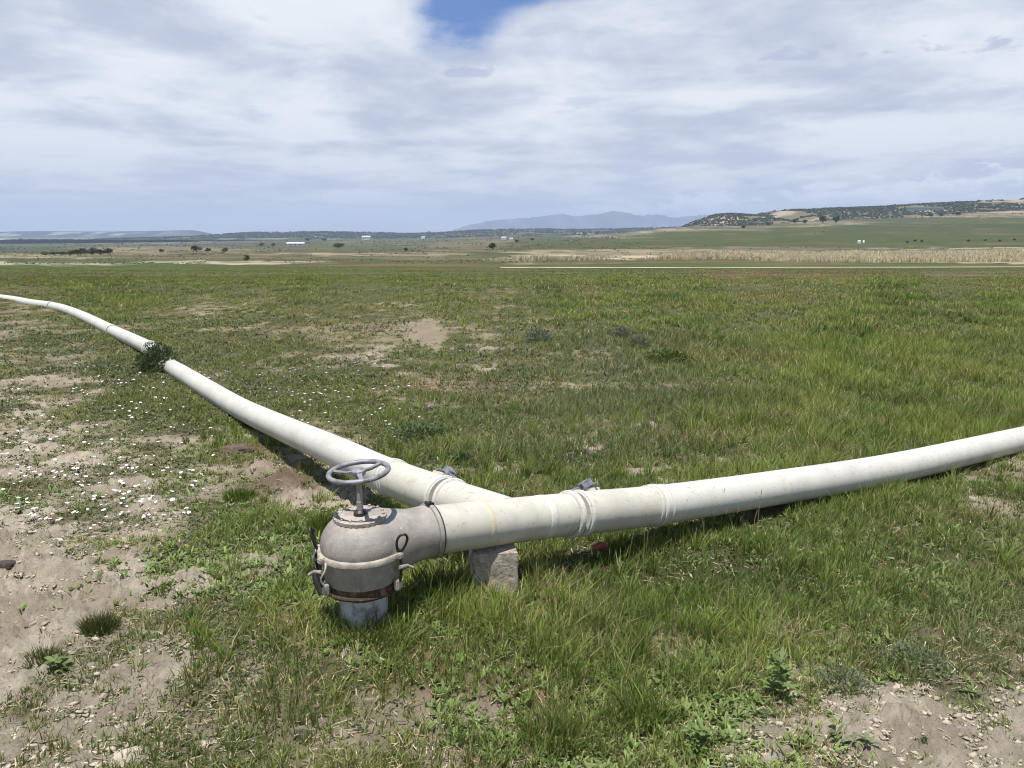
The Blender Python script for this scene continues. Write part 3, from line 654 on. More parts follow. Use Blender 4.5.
house('shed', 504, 239.5, 4.5, 1.8, 'small white shed near the centre, left one of two', 'shed', M_ROOF, -.2)
house('shed', 511, 240.2, 3.4, 1.6, 'small white shed near the centre, right one of two', 'shed', M_ROOF, .3)
# long shed on the juniper hill
def on_hill(px, row):
    Xv, Yv, Zv = jh[0], jh[1], jh[2]; k = int(Xv.shape[0]*0.70)
    ex, ey = proj(Xv[:k], Yv[:k], Zv[:k]); i = np.argmin((ex-px)**2+4*(ey-row)**2); return Vector((Xv[:k].ravel()[i], Yv[:k].ravel()[i], Zv[:k].ravel()[i]))
p = on_hill(922, 211.5); s = p.y/F
e = empty('long_shed', p, 'long green-roofed shed cut into the juniper hill at right', 'shed')
bm = bmesh.new(); box(bm, Vector((0, 0, .5)), (34*s, 10.8, 4)); obj_bm('wall', bm, M_SHED, e, False)
bm = bmesh.new(); tube(bm, [(-17.5*s, 0, 1.6), (17.5*s, 0, 1.6)], 5.2, 16); obj_bm('roof', bm, M_ROOFG, e)
# white stock tanks in the field
def tank(px, row, r, h, label):
    p = hit(px, row); p.z = float(base_z(p.x, p.y)); e = empty('water_tank', p, label, 'tank')
    bm = bmesh.new(); lathe(bm, [(r, -.2), (r, h*.8), (r*.8, h*.93), (r*.3, h)], 20); obj_bm('shell', bm, M_WALL, e)
    bm = bmesh.new(); lathe(bm, [(r*.32, h*.98), (r*.32, h*1.06)], 14); obj_bm('cap', bm, M_ROOF, e)
tank(859, 243.4, .62, 1.1, 'wider white water tank in the right green field')
tank(863.5, 243, .34, 1.0, 'narrow white water tank right beside the wider one')

# ------------------------------------------------------------------ pipes
def catmull(pts, n=24):
    pts = [Vector(p) for p in pts]; out = []
    q = [pts[0]*2-pts[1]]+pts+[pts[-1]*2-pts[-2]]
    for i in range(1, len(q)-2):
        a, b, c, d = q[i-1:i+3]
        for k in range(n):
            t = k/n; out.append(0.5*((2*b)+(c-a)*t+(2*a-5*b+4*c-d)*t*t+(3*b-a-3*c+d)*t**3))
    out.append(pts[-1]); return out
class Path:
    def __init__(s, pts):
        s.p = catmull(pts); s.s = [0.0]
        for a, b in zip(s.p, s.p[1:]): s.s.append(s.s[-1]+(b-a).length)
        s.px = [proj(*q)[0] for q in s.p]
        s.P = np.array(s.p); s.S = np.array(s.s)
    def at_px(s, x):
        o_ = np.argsort(s.px); return float(np.interp(x, np.array(s.px)[o_], s.S[o_]))
    def at(s, l): return Vector([float(np.interp(l, s.S, s.P[:, k])) for k in range(3)])
    def tan(s, l): return (s.at(l+.03)-s.at(l-.03)).normalized()
    def seg(s, l0, l1, step=.04):
        n = max(2, int(abs(l1-l0)/step)); return [s.at(l0+(l1-l0)*i/n) for i in range(n+1)]
RP = 0.1
p5 = pt(1024, 438.6, 6.3)
right = Path([pt(431, 530.4, 3.05), pt(520, 519.6, 3.35), pt(590, 512, 3.62), pt(660, 504.6, 3.92), pt(780, 487, 4.46), pt(900, 466.8, 5.12), p5, p5+(p5-pt(900, 466.8, 5.12))*1.6, p5+(p5-pt(900, 466.8, 5.12))*4+Vector((0, 0, .03))])
left = Path([pt(507, 519.6, 3.31), pt(400, 481, 4.12), pt(331.6, 449.7, 5.03), pt(245.6, 411, 6.96), pt(205, 387.5, 8.15), pt(188, 377, 8.76), pt(167, 365, 9.65)])
farp = Path([pt(157, 352.5, 10.5), pt(140, 343.5, 11.35), pt(112, 330.5, 13.1), pt(82, 316, 15.4), pt(58, 307.5, 17.3), pt(30, 303, 18.9), pt(0, 298, 20.8), pt(-70, 291, 24)])
def tube_obj(name, path, l0, l1, r, m, parent=None, bell0=0, bell1=0, step=.03, seg=40):
    pts = path.seg(l0, l1, step); n = len(pts); L = abs(l1-l0); rad = []
    for i in range(n):
        s = L*i/(n-1); q = r
        if bell0: q += bell0*(1-float(ss((s-.14)/.06)))
        if bell1: q += bell1*(1-float(ss((L-s-.14)/.06)))
        if s < 1e-6 or s > L-1e-6: q *= .985
        rad.append(q)
    bm = bmesh.new(); tube(bm, pts, rad, seg); return obj_bm(name, bm, m, parent)
def ring_obj(name, path, l, wdt, r, m, parent, seg=40):
    bm = bmesh.new(); k = [(-.5, .94), (-.42, .985), (-.25, 1), (.25, 1), (.42, .985), (.5, .94)]
    tube(bm, [path.at(l+a*wdt) for a, _ in k], [r*q for _, q in k], seg); return obj_bm(name, bm, m, parent)
def place_on(path, l, name, label, cat, group=None):
    return None
# everything is modelled in world space, the parent empties sit at the origin of each thing's base
def thing(name, loc, label, cat, group=None):
    return empty(name, loc, label, cat, group)
def parent_keep(e):
    for c_ in list(e.children): c_.matrix_parent_inverse = Matrix.Translation(-e.location)
# wye fitting
Lr = right.at_px; Ll = left.at_px
wye = thing('wye_fitting', right.at(Lr(505))-Vector((0, 0, .1)), 'cream pipe fitting forking beside the valve hydrant and resting on the concrete block', 'pipe fitting')
l0 = 0.0
tube_obj('main_tube', right, l0-.0, Lr(566), .0985, M_PVC2, wye)
tube_obj('branch_tube', left, .0, Ll(449), .0975, M_PVC2, wye)
ring_obj('collar', right, Lr(569), .028, .111, M_COLLAR, wye)
ring_obj('collar', left, Ll(452), .026, .109, M_COLLAR, wye)
ring_obj('seam', right, Lr(480), .028, .1003, M_SEAM, wye); ring_obj('seam', right, Lr(541), .05, .1005, M_COLLAR, wye)
parent_keep(wye)
# couplers with a hook latch
def coupler(path, la, lb, label, side):
    e = thing('pipe_coupler', path.at((la+lb)/2)-Vector((0, 0, .1)), label, 'pipe coupler', 'latch couplers beside the fitting')
    tube_obj('sleeve', path, la, lb, .1015, M_PVC2, e)
    s = 1 if lb > la else -1
    ring_obj('collar', path, la+s*.022, .024, .110, M_COLLAR, e)
    ring_obj('collar', path, lb-s*.050, .022, .108, M_PVC, e); ring_obj('collar', path, lb-s*.018, .024, .110, M_COLLAR, e)
    lm = la+s*.085; t_ = path.tan(lm)*s; c_ = path.at(lm); up = Vector((0, 0, 1)); n_ = (up-t_*up.dot(t_)).normalized(); sd = t_.cross(n_).normalized()
    if sd.y < 0: sd = -sd
    q = (n_*.86+sd*.5).normalized(); w2 = t_.cross(q).normalized()
    M3 = Matrix((t_, w2, q)).transposed()
    bm = bmesh.new(); box(bm, c_+q*.104+t_*.035, (.10, .05, .018), M3, .003); obj_bm('latch_base', bm, M_PVC2, e, True)
    M4 = M3 @ Matrix.Rotation(math.radians(-22), 3, 'Y')
    lev = bmesh.new()
    box(lev, c_+q*.132+t_*.0, (.068, .006, .030), M4, .001); box(lev, c_+q*.132+w2*.034, (.068, .006, .030), M4, .001); box(lev, c_+q*.143+w2*.017, (.062, .040, .005), M4, .001)
    obj_bm('latch_lever', lev, M_ZINC, e, True)
    bm = bmesh.new(); tube(bm, [c_+q*.122+t_*.05-w2*.03, c_+q*.126+t_*.05+w2*.05], .007, 10); obj_bm('latch_pin', bm, M_ZINC, e)
    bm = bmesh.new(); tube(bm, [c_+q*.12+w2*.0-t_*.03, c_+q*.105-t_*.11], .006, 8); obj_bm('latch_hook', bm, M_ZINC, e)
    parent_keep(e)
    return e
coupler(right, Lr(576), Lr(656), 'cream pipe coupler with grey hook latch between the fitting and the right pipe', 1)
coupler(left, Ll(446), Ll(392), 'white pipe coupler with grey hook latch between the fitting and the left pipe', 1)
# long pipes
def long_pipe(path, l0, l1, label, bell0=0, bell1=0, mark=None):
    e = thing('irrigation_pipe', path.at(l0)-Vector((0, 0, .1)), label, 'pipe', 'white irrigation pipes')
    tube_obj('pipe_wall', path, l0, l1, RP, M_PVC, e, bell0, bell1, .05)
    return e
e = long_pipe(right, Lr(652), right.S[-1], 'long white irrigation pipe running from the coupler to the right frame edge')
ring_obj('collar', right, Lr(661), .02, .1055, M_PVC, e); parent_keep(e)
e = long_pipe(left, Ll(396), left.S[-1], 'white irrigation pipe running from the hydrant back left to the dark bush', 0, .006)
ring_obj('collar', left, Ll(390), .02, .1055, M_PVC, e); parent_keep(e)
lq = [0, farp.at_px(113), farp.at_px(52), farp.S[-1]]
for i, lb in enumerate(['white irrigation pipe just beyond the dark bush, with a bulging near end', 'white irrigation pipe in the middle of the far left line, between two sagging joints', 'farthest white irrigation pipe, leaving at the left frame edge']):
    e = long_pipe(farp, lq[i]+.02*(i > 0), lq[i+1]-.02, lb, .010 if i == 0 else .006, .0); parent_keep(e)
    if i == 0: ring_obj('collar', farp, .42, .07, .118, M_PVC, e).matrix_parent_inverse = Matrix.Translation(-e.location)

# ------------------------------------------------------------------ valve hydrant
hx, hy = -0.572, 2.715
hz = 0.03
AX = (right.at(0.0)-Vector((hx, hy, right.at(0.0).z))); OUTL = AX.length; axd = AX.normalized()
hyd = empty('valve_hydrant', (hx, hy, 0.0), 'grey cast valve hydrant with domed bonnet and handwheel on a white riser', 'valve hydrant')
bm = bmesh.new(); lathe(bm, [(.092, -.15), (.092, .27), (.08, .275)], 40); obj_bm('riser', bm, M_RISER, hyd)
bm = bmesh.new(); lathe(bm, [(.085, .245), (.122, .268), (.134, .274), (.143, .277), (.1455, .284), (.143, .290), (.139, .292), (.1385, .318), (.13, .319)], 56); obj_bm('rusty_ring', bm, M_RUST, hyd)
bm = bmesh.new(); lathe(bm, [(.12, .314), (.139, .316), (.1415, .322), (.146, .385), (.151, .408), (.15, .41), (.13, .41)], 56); obj_bm('barrel', bm, M_CAST, hyd)
bm = bmesh.new(); lathe(bm, [(.13, .4075), (.150, .4075), (.150, .413), (.13, .413)], 56); obj_bm('gasket', bm, M_RUBBER, hyd)
bm = bmesh.new(); lathe(bm, [(.13, .413), (.158, .413), (.165, .417), (.1655, .43), (.162, .435), (.15, .437), (.13, .437)], 56); obj_bm('clamp_rim', bm, M_CASTL, hyd)
# bonnet: dome and elbow outlet fused into one casting
oz = right.at(0.0).z + 0.012
bm = bmesh.new()
lathe(bm, [(.145, .432), (.1525, .437), (.1535, .455), (.1505, .475), (.143, .497), (.131, .517), (.116, .534), (.100, .546), (.085, .551), (.03, .553)], 64)
o0 = Vector((0, 0, oz-.02))
pts = []; rads = []
for i in range(15):
    t_ = i/14; L_ = t_*(OUTL-.004); pts.append(Vector((axd.x*L_, axd.y*L_, .428 + (right.at(0).z-.428)*t_))); rads.append(.1055+.034*float(ss((.80-t_)/.62))) 
tube(bm, pts, rads, 48)
bon = obj_bm('bonnet', bm, M_CAST, hyd)
rm = bon.modifiers.new('r', 'REMESH'); rm.mode = 'VOXEL'; rm.voxel_size = .0045; rm.use_smooth_shade = True
sm = bon.modifiers.new('s', 'SMOOTH'); sm.factor = .5; sm.iterations = 14
dg = bpy.context.evaluated_depsgraph_get(); me2 = bpy.data.meshes.new_from_object(bon.evaluated_get(dg))
bon.modifiers.clear(); bon.data = me2
for f_ in me2.polygons: f_.use_smooth = True
# outlet band with clamp
def rel(p): return Vector((p.x-hx, p.y-hy, p.z))
op = rel(right.at(0.0))
bm = bmesh.new(); tube(bm, [op-axd*.014, op-axd*.011, op+axd*.004, op+axd*.007], [.105, .1125, .1125, .105], 48); obj_bm('outlet_band', bm, M_CAST, hyd)
bm = bmesh.new(); tube(bm, [op+axd*.006, op+axd*.007, op+axd*.012, op+axd*.013], [.1, .1085, .1085, .1], 48); obj_bm('gasket', bm, M_RUBBER, hyd)
sdv = Vector((-axd.y, axd.x, 0))
bm = bmesh.new(); tp = op+Vector((0, 0, .115))-sdv*.0; 
tube(bm, [tp-axd*.012-sdv*.016, tp-axd*.012+sdv*.016], .0075, 10); tube(bm, [tp+axd*.004-sdv*.014, tp+axd*.004+sdv*.014], .006, 10); obj_bm('band_bolt', bm, M_DARKST, hyd)
# top plate with bolt bosses
bm = bmesh.new(); lathe(bm, [(.08, .548), (.098, .549), (.0985, .561), (.094, .565), (.078, .566), (.074, .562), (.03, .562)], 112, None, lambda a, z: 1+.030*max(0, math.sin(a*28))*(1 if z > .5485 else 0)); obj_bm('top_plate', bm, M_CASTL, hyd)
for k in range(14):
    a = 2*math.pi*k/14; bm = bmesh.new(); lathe(bm, [(.0065, .563), (.0065, .571), (.004, .573)], 6, Matrix.Translation((.086*math.cos(a), .086*math.sin(a), 0))); obj_bm('bolt', bm, M_CASTL, hyd)
bm = bmesh.new(); lathe(bm, [(.026, .56), (.024, .575), (.015, .583)], 24); obj_bm('stem_gland', bm, M_DARKST, hyd)
bm = bmesh.new(); lathe(bm, [(.0125, .57), (.0125, .615), (.0105, .617), (.0105, .73), (.009, .738)], 18); obj_bm('stem', bm, M_CAST, hyd)
# handwheel, tipped a little
Mw = Matrix.Translation((0, 0, .731)) @ Matrix.Rotation(math.radians(-4), 4, 'Y') @ Matrix.Rotation(math.radians(3), 4, 'X')
bm = bmesh.new(); tube(bm, [Mw@Vector((.110*math.cos(2*math.pi*k/56), .110*math.sin(2*math.pi*k/56), 0)) for k in range(56)], .0098, 14, closed=True)
wheel = obj_bm('handwheel', bm, M_WHEEL, hyd)
bm = bmesh.new(); lathe(bm, [(.018, -.016), (.026, -.010), (.026, .006), (.016, .014), (.008, .016)], 24, Mw); obj_bm('hub', bm, M_WHEEL, wheel)
for k in range(3):
    a = math.radians(48+120*k); u1 = Vector((math.cos(a), math.sin(a), 0)); u2 = Vector((-u1.y, u1.x, 0))
    bm = bmesh.new()
    sec = []
    for (l_, ww, th, zz) in [(.018, .011, .005, -.001), (.055, .0075, .004, -.006), (.103, .010, .004, .0)]:
        sec.append([bm.verts.new(Mw@(u1*l_+u2*ww*x_+Vector((0, 0, zz+th*y_)))) for x_, y_ in ((-1, -1), (1, -1), (1, 1), (-1, 1))])
    for A_, B_ in zip(sec, sec[1:]):
        for i in range(4): bm.faces.new((A_[i], A_[(i+1) % 4], B_[(i+1) % 4], B_[i]))
    bm.faces.new(sec[0][::-1]); bm.faces.new(sec[-1]); obj_bm('spoke', bm, M_WHEEL, wheel)
# lifting bails and over-centre clamps round the rim
def polar(a, r, z): return Vector((r*math.cos(a), r*math.sin(a), z))
for (a, tilt, h_) in [(math.radians(-22), .10, .075), (math.radians(188), .12, .085)]:
    bm = bmesh.new(); rad = polar(a, 1, 0); tn = Vector((-rad.y, rad.x, 0)); pts = []
    for k in range(24):
        q = 2*math.pi*k/24; yy = .5-.5*math.cos(q); wd = .021*math.sin(q)*(.55+.6*yy); tn = Vector((.97, .24, 0)) if h_ < .08 else tn
        pts.append(rad*(.166+tilt*.18*yy) + tn*wd + Vector((0, 0, .437+h_*yy)))
    tube(bm, pts, .0048, 8, closed=True); obj_bm('lifting_bail', bm, M_DARKST, hyd)
for (a, hand) in [(math.radians(-24), 1), (math.radians(180), -1), (math.radians(222), -1), (math.radians(70), 1)]:
    rad = polar(a, 1, 0); tn = Vector((-rad.y, rad.x, 0)); Mr = Matrix((rad, tn, Vector((0, 0, 1)))).transposed()
    cl = bmesh.new(); box(cl, rad*.166+Vector((0, 0, .428)), (.030, .026, .022), Mr, .004); obj_bm('clamp_lug', cl, M_CASTL, hyd)
    cl = bmesh.new(); box(cl, rad*.158+Vector((0, 0, .312)), (.020, .030, .042), Mr, .004)
    k_ = obj_bm('clamp', cl, M_CASTL, hyd)
    bm = bmesh.new(); tube(bm, [rad*.172+Vector((0, 0, .435)), rad*.176+Vector((0, 0, .385)), rad*.168+Vector((0, 0, .325))], .0055, 8); obj_bm('clamp_rod', bm, M_DARKST, k_)
    bm = bmesh.new(); q0 = rad*.176+Vector((0, 0, .388)); tube(bm, [q0-tn*.012*hand, q0+tn*.02*hand+rad*.012-Vector((0, 0, .004)), q0+tn*.044*hand+rad*.022-Vector((0, 0, .022))], [.008, .0065, .006], 8); obj_bm('clamp_lever', bm, M_CASTL, k_)
for (a, s_) in [(math.radians(232), 1), (math.radians(184), 1)]:
    bm = bmesh.new(); rad = polar(a, 1, 0); tn = Vector((-rad.y, rad.x, 0))
    pts = [rad*(.170+.022*math.sin(math.pi*k/12)*.6)+tn*(.010*math.sin(math.pi*2*k/12)-.012*k/12)+Vector((0, 0, .428-.095*k/12)) for k in range(13)]
    tube(bm, pts, .0036, 8); obj_bm('clamp_wire', bm, M_COLLAR, hyd)
# steel strap at lower left
bm = bmesh.new(); tube(bm, [polar(math.radians(186), .185, .36), polar(math.radians(192), .172, .31), polar(math.radians(200), .155, .262)], [.008, .015, .012], 8); obj_bm('strap', bm, M_DARKST, hyd)

# ------------------------------------------------------------------ concrete block under the fitting
bc = right.at(Lr(492)); bx_, by_ = bc.x+.004, bc.y-.01
blk = bmesh.new()
ht = bc.z-.0985-.002
sec = []
N_ = 12
def blk_pt(u, v, w_): # u,v,w in 0..1
    k = 1-.10*w_
    return Vector(((u-.5)*.212*k + (-.006*(1-w_)), (v-.5)*.19*k, -.12+(ht+.12)*w_))
bmesh.ops.create_cube(blk, size=1); bmesh.ops.subdivide_edges(blk, edges=blk.edges[:], cuts=14, use_grid_fill=True)
for v in blk.verts:
    q = v.co+Vector((.5, .5, .5)); p_ = blk_pt(*q); n_ = Vector((v.co.x, v.co.y, v.co.z*.6))
    cr = sum(abs(abs(k)-.5) < 1e-4 for k in v.co)
    d_ = (float(fbm(p_.x*22+p_.z*9, p_.y*22+p_.z*17, 91, 4))-.5)*.017
    if cr >= 2: d_ -= .002+.005*float(vn(p_.x*40+p_.z*30, p_.y*40, 95))
    v.co = p_+n_.normalized()*d_
    if q.z > .99: v.co.z = min(v.co.z, ht)
bo = obj_bm('concrete_block', blk, M_CONC, None, True, 60); bo.location = (bx_, by_, 0); bo.rotation_euler = (0, 0, math.radians(9))
tag(bo, 'rough concrete block propping up the cream pipe fitting, its top in shade', 'concrete block')
bm = bmesh.new(); pr = right.at(Lr(600)); tube(bm, [Vector((-.035, 0, .0)), Vector((0, .004, .012)), Vector((.035, .008, .005))], [.014, .02, .012], 10); box(bm, Vector((.01, 0, .014)), (.03, .03, .022), None, .004)
o_ = obj_bm('plastic_cap', bm, M_REDPL); o_.location = (pr.x, pr.y-.05, float(ground_z(pr.x, pr.y))+.095)
tag(o_, 'faded red plastic cap in the grass under the coupler', 'cap')

# ------------------------------------------------------------------ stones, clods, dung
def rock(name, px, py, size, flat, m, label, cat, seed, rz=0):
    bm = bmesh.new(); bmesh.ops.create_icosphere(bm, subdivisions=4, radius=1)
    for v in bm.verts:
        p_ = v.co.copy(); n_ = float(fbm(p_.x*1.6+seed+p_.z, p_.y*1.6-p_.z*.7, seed, 4))-.5; n2_ = float(fbm(p_.x*6+p_.z*5, p_.y*6-p_.z*4, seed+3, 3))-.5
        v.co = p_*(1+n_*.9+n2_*.25); v.co.z = max(-.4, min(v.co.z, .75+.2*n2_)); v.co = Vector((v.co.x*size[0], v.co.y*size[1], v.co.z*flat))
    o_ = obj_bm(name, bm, m, None, True, 35); p = hit(px, py); o_.location = (p.x, p.y, p.z+flat*.15); o_.rotation_euler = (0, 0, rz)
    return tag(o_, label, cat)
rock('stone', 130, 759, (.055, .045), .022, M_STONE, 'flat pale tan stone at the bottom edge of the picture, lower left', 'stone', 3, .4)
rock('stone', 160, 748, (.02, .016), .01, M_STONE, 'small tan stone up and right of the flat pale stone', 'stone', 13)
rock('dirt_clod', 9, 573, (.05, .03), .030, M_DUNG, 'dark brown clod at the left frame edge on bare soil', 'clod', 5)
rock('dirt_clod', 38, 574, (.05, .03), .014, M_CLOD, 'grey-brown flat clod right of the dark one on bare soil', 'clod', 7)
rock('dirt_clod', 100, 598, (.05, .03), .014, M_CLOD, 'flat broken clod above the round grass tuft', 'clod', 9)
rock('dirt_clod', 236, 451, (.13, .09), .05, M_DIRTD, 'brown clod in the grass near the left pipe', 'clod', 11)
rock('dirt_clod', 8, 414, (.15, .06), .03, M_DUNG, 'long dark clod at the left frame edge among the white flowers', 'clod', 15)
rock('dung_lump', 303, 737, (.024, .022), .02, M_DUNG, 'dark round dung lump on the bottom soil patch', 'dung', 17)
rock('dung_lump', 427, 410, (.06, .05), .03, M_DUNG, 'dark lump among white flowers beyond the left pipe', 'dung', 19)
rock('dirt_clod', 294, 628, (.03, .025), .022, M_CLOD, 'reddish brown clod left of the hydrant riser', 'clod', 23)
# loose gravel on the bare soil
N = 60000
yy = np.exp(rng.uniform(math.log(1.9), math.log(7), N)); xx = yy*rng.uniform(-.78, .78, N)
cvv = cover(xx, yy)[:, 0] + (fbm(xx*3.1, yy*3.1, 41, 4)-.5)*.9; k = cvv < .45; xx, yy = xx[k], yy[k]
n = len(xx); zz = ground_z(xx, yy); sz = np.clip(np.exp(rng.normal(math.log(.0044), .58, n)), .0018, .015)
ico = bmesh.new(); bmesh.ops.create_icosphere(ico, subdivisions=1, radius=1); iv = np.array([v.co[:] for v in ico.verts]); ifc = np.array([[v.index for v in f_.verts] for f_ in ico.faces]); ico.free()
V = iv[None]*rng.uniform(.2, 1.45, (n, len(iv), 1))*np.stack([sz*1.5, sz*rng.uniform(.5, 1.2, n), sz*rng.uniform(.3, .75, n)], -1)[:, None, :]
an = rng.uniform(0, 6.28, n); ca, sa = np.cos(an)[:, None], np.sin(an)[:, None]
V = np.stack([V[..., 0]*ca-V[..., 1]*sa, V[..., 0]*sa+V[..., 1]*ca, V[..., 2]], -1) + np.stack([xx, yy, zz+sz*.3+.004], -1)[:, None, :]
cl = np.repeat((np.array([.40, .342, .262])*rng.uniform(.6, 1.2, (n, 1))), len(iv), 0)
tag(obj_np('gravel', V.reshape(-1, 3), [(ifc[None]+(np.arange(n)*len(iv))[:, None, None]).reshape(-1, 3)], M_FAR, None, cl), kind='stuff')

# ------------------------------------------------------------------ grass
PATHS = np.concatenate([right.P, left.P, farp.P])
def clear_of(x, y, z):
    keep = np.ones(len(x), bool)
    for pth in (right, left, farp):
        pp = pth.P[::3]
        d2 = (x[:, None]-pp[None, :, 0])**2+(y[:, None]-pp[None, :, 1])**2
        i = d2.argmin(1); dmin = np.sqrt(d2.min(1)); keep &= ~((dmin < .085) & (pp[i, 2]-z < .17))
    keep &= np.hypot(x-hx, y-hy) > .093
    keep &= ~((np.abs(x-bx_) < .105) & (np.abs(y-by_) < .10))
    return keep
def blades(x, y, z, h, wd, lean, col, tipc, r_, wind=(0.12, 0.05)):
    n = len(x); a = r_.uniform(0, 2*math.pi, n); b_ = r_.uniform(0, 2*math.pi, n)
    dirv = np.stack([np.cos(b_)*lean+wind[0], np.sin(b_)*lean+wind[1]], -1)
    wv = np.stack([np.cos(a), np.sin(a)], -1)*wd[:, None]*.5
    base = np.stack([x, y], -1); z = z-.006
    m1 = base+dirv*h[:, None]*.30; m2 = base+dirv*h[:, None]*1.0
    ln = np.hypot(dirv[:, 0], dirv[:, 1]); drop = np.clip(1-.35*ln**2, .25, 1)
    V = np.empty((n, 5, 3), np.float32)
    V[:, 0, :2] = base-wv; V[:, 1, :2] = base+wv; V[:, 0, 2] = V[:, 1, 2] = z
    V[:, 2, :2] = m1+wv*.8; V[:, 3, :2] = m1-wv*.8; V[:, 2, 2] = V[:, 3, 2] = z+h*.58*drop
    V[:, 4, :2] = m2; V[:, 4, 2] = z+h*drop
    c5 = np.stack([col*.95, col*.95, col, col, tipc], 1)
    i = np.arange(n)[:, None]*5
    return V.reshape(-1, 3), i+np.array([[0, 1, 2, 3]]), i+np.array([[3, 2, 4]]), c5.reshape(-1, 3)
GREEN = np.array([.122, .180, .038]); GREEN2 = np.array([.205, .255, .056]); DEEP = np.array([.045, .080, .018]); GREY = np.array([.135, .155, .095]); DRY = np.array([.30, .245, .125]); OLIVE = np.array([.155, .158, .055])
def grass_zone(name, y0, y1, dens, wd, seed, hk=1.0, umax=.80):
    r_ = np.random.default_rng(seed)
    area = umax*(y1*y1-y0*y0); n = int(area*dens)
    y = np.sqrt(r_.uniform(y0*y0, y1*y1, n)); x = y*r_.uniform(-umax, umax, n)
    # tufting: pull part of the blades together
    cs = max(.05, .014*y0*2)
    gx = np.floor(x/cs); gy = np.floor(y/cs); jx = (_h(gx, gy, 301)*.8+.1+gx)*cs; jy = (_h(gx, gy, 303)*.8+.1+gy)*cs
    q = (_h(gx, gy, 305) > .35)*r_.uniform(.2, .8, n); x = x*(1-q)+jx*q; y = y*(1-q)+jy*q
    c = cover(x, y)
    pn = fbm(x*3.1, y*3.1, 41, 4); pn2 = fbm(x*.8, y*.8, 43, 4); cv = np.clip(c[:, 0]+(pn-.5)*.9+(pn2-.5)*.5, 0, 1)
    tuft = vn(x/cs*.5, y/cs*.5, 307)
    if y1 > 80: cv = cv*ss((118-y+ (fbm(x*.02, y*.06, 331, 4)-.5)*150)/50)
    if y1 > 80:
        ex_, ey_ = proj(x, y, base_z(x, y)); cv = cv*(1-((ex_ > 480) & (ey_ < 268.9)))
    k = r_.random(n) < ss((cv-.08)/.62)*(.45+.8*tuft)
    x, y, c, pn2, tuft, cv, pn = x[k], y[k], c[k], pn2[k], tuft[k], cv[k], pn[k]
    z = ground_z(x, y); k = clear_of(x, y, z)
    # keep only blades clear of the pipes, hydrant and block
    x, y, c, pn2, tuft, cv, z, pn = x[k], y[k], c[k], pn2[k], tuft[k], cv[k], z[k], pn[k]; n = len(x)
    pn3 = fbm(x*1.6, y*1.6, 311, 4)
    h = c[:, 1]*hk*r_.uniform(.35, 1.3, n)*(.45+.75*tuft)*(.65+.7*pn3)*(.55+.45*cv)
    pd = ss((fbm(x*1.3+7, y*1.3, 351, 4)-.54)/.12)*.26
    dry = r_.random(n) < pd+np.clip(c[:, 2]*.55*(.4+1.2*pn2)+.02, 0, .9)
    g = ss((pn3-.35)/.3)[:, None]
    col = GREEN*(1-g)+GREEN2*g
    dk = ss((.48-fbm(x*.9, y*.9, 313, 4))/.12)[:, None]*.55; col = col*(1-dk)+DEEP*dk
    ol = ss((fbm(x*.5, y*.5, 317, 4)-.5)/.12)[:, None]*.28; col = col*(1-ol)+OLIVE*ol
    if y0 >= 22:
        rb = (ss((fbm(x*.035, y*.11, 361, 4)-.52)/.09)*.5)[:, None]; col = col*(1-rb)+np.array([.175, .125, .058])*rb
    gr = np.clip(c[:, 3:4]*1.0*(.6+.8*pn[:, None]), 0, 1); col = col*(1-gr)+GREY*gr
    col = np.where(dry[:, None], DRY*(.6+.7*r_.random((n, 1))), col)*r_.uniform(.55, 1.55, (n, 1))
    h = np.where(dry, h*1.0, h); lean = r_.uniform(.1, 1.0, n)**1.0*(.5+.9*r_.random(n))+dry*.25
    tip = col*1.12+np.array([.012, .008, .0])  # tips painted brighter to stand in for highlights
    w_ = wd*r_.uniform(.6, 1.35, n)
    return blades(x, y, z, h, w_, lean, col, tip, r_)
def build_grass(name, parts, m=M_GRASS):
    vs_, q4, t3, cs = [], [], [], []; off = 0
    for (V, a, b_, c) in parts:
        vs_.append(V); q4.append(a+off); t3.append(b_+off); cs.append(c); off += len(V)
    return tag(obj_np(name, np.concatenate(vs_), [np.concatenate(q4), np.concatenate(t3)], m, None, np.concatenate(cs)), kind='stuff')
parts = [grass_zone('a', 1.7, 3.2, 15000, .0036, 1, 1.0, 1.12), grass_zone('b', 3.2, 5.0, 11500, .0040, 2, .88, 1.12), grass_zone('c', 5.0, 8.0, 5000, .0056, 3, .92, 1.12),
         grass_zone('d', 8, 13, 2300, .0082, 4, .8, 1.0), grass_zone('e', 13, 22, 750, .015, 5, .7), grass_zone('f', 22, 40, 190, .027, 6, .6), grass_zone('g', 40, 135, 22, .055, 7, .42)]
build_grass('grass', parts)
# dead straw lying on the soil
r_ = np.random.default_rng(44); N = 22000
y = np.exp(r_.uniform(math.log(1.8), math.log(9), N)); x = y*r_.uniform(-.8, .8, N); c = cover(x, y)
k = r_.random(N) < .15+.6*ss((c[:, 0]-.1)/.3); x, y = x[k], y[k]; z = ground_z(x, y); k = clear_of(x, y, z); x, y, z = x[k], y[k], z[k]; n = len(x)
a = r_.uniform(0, 6.28, n); L_ = r_.uniform(.004, .022, n)*(1+1.5*(r_.random(n) > .93)); d_ = np.stack([np.cos(a), np.sin(a)], -1)*L_[:, None]; s_ = np.stack([-np.sin(a), np.cos(a)], -1)*(.0011+.0007*y[:, None]*r_.random((n, 1))*.5)
V = np.empty((n, 4, 3)); b0 = np.stack([x, y], -1)
V[:, 0, :2] = b0-d_-s_; V[:, 1, :2] = b0+d_-s_; V[:, 2, :2] = b0+d_+s_; V[:, 3, :2] = b0-d_+s_
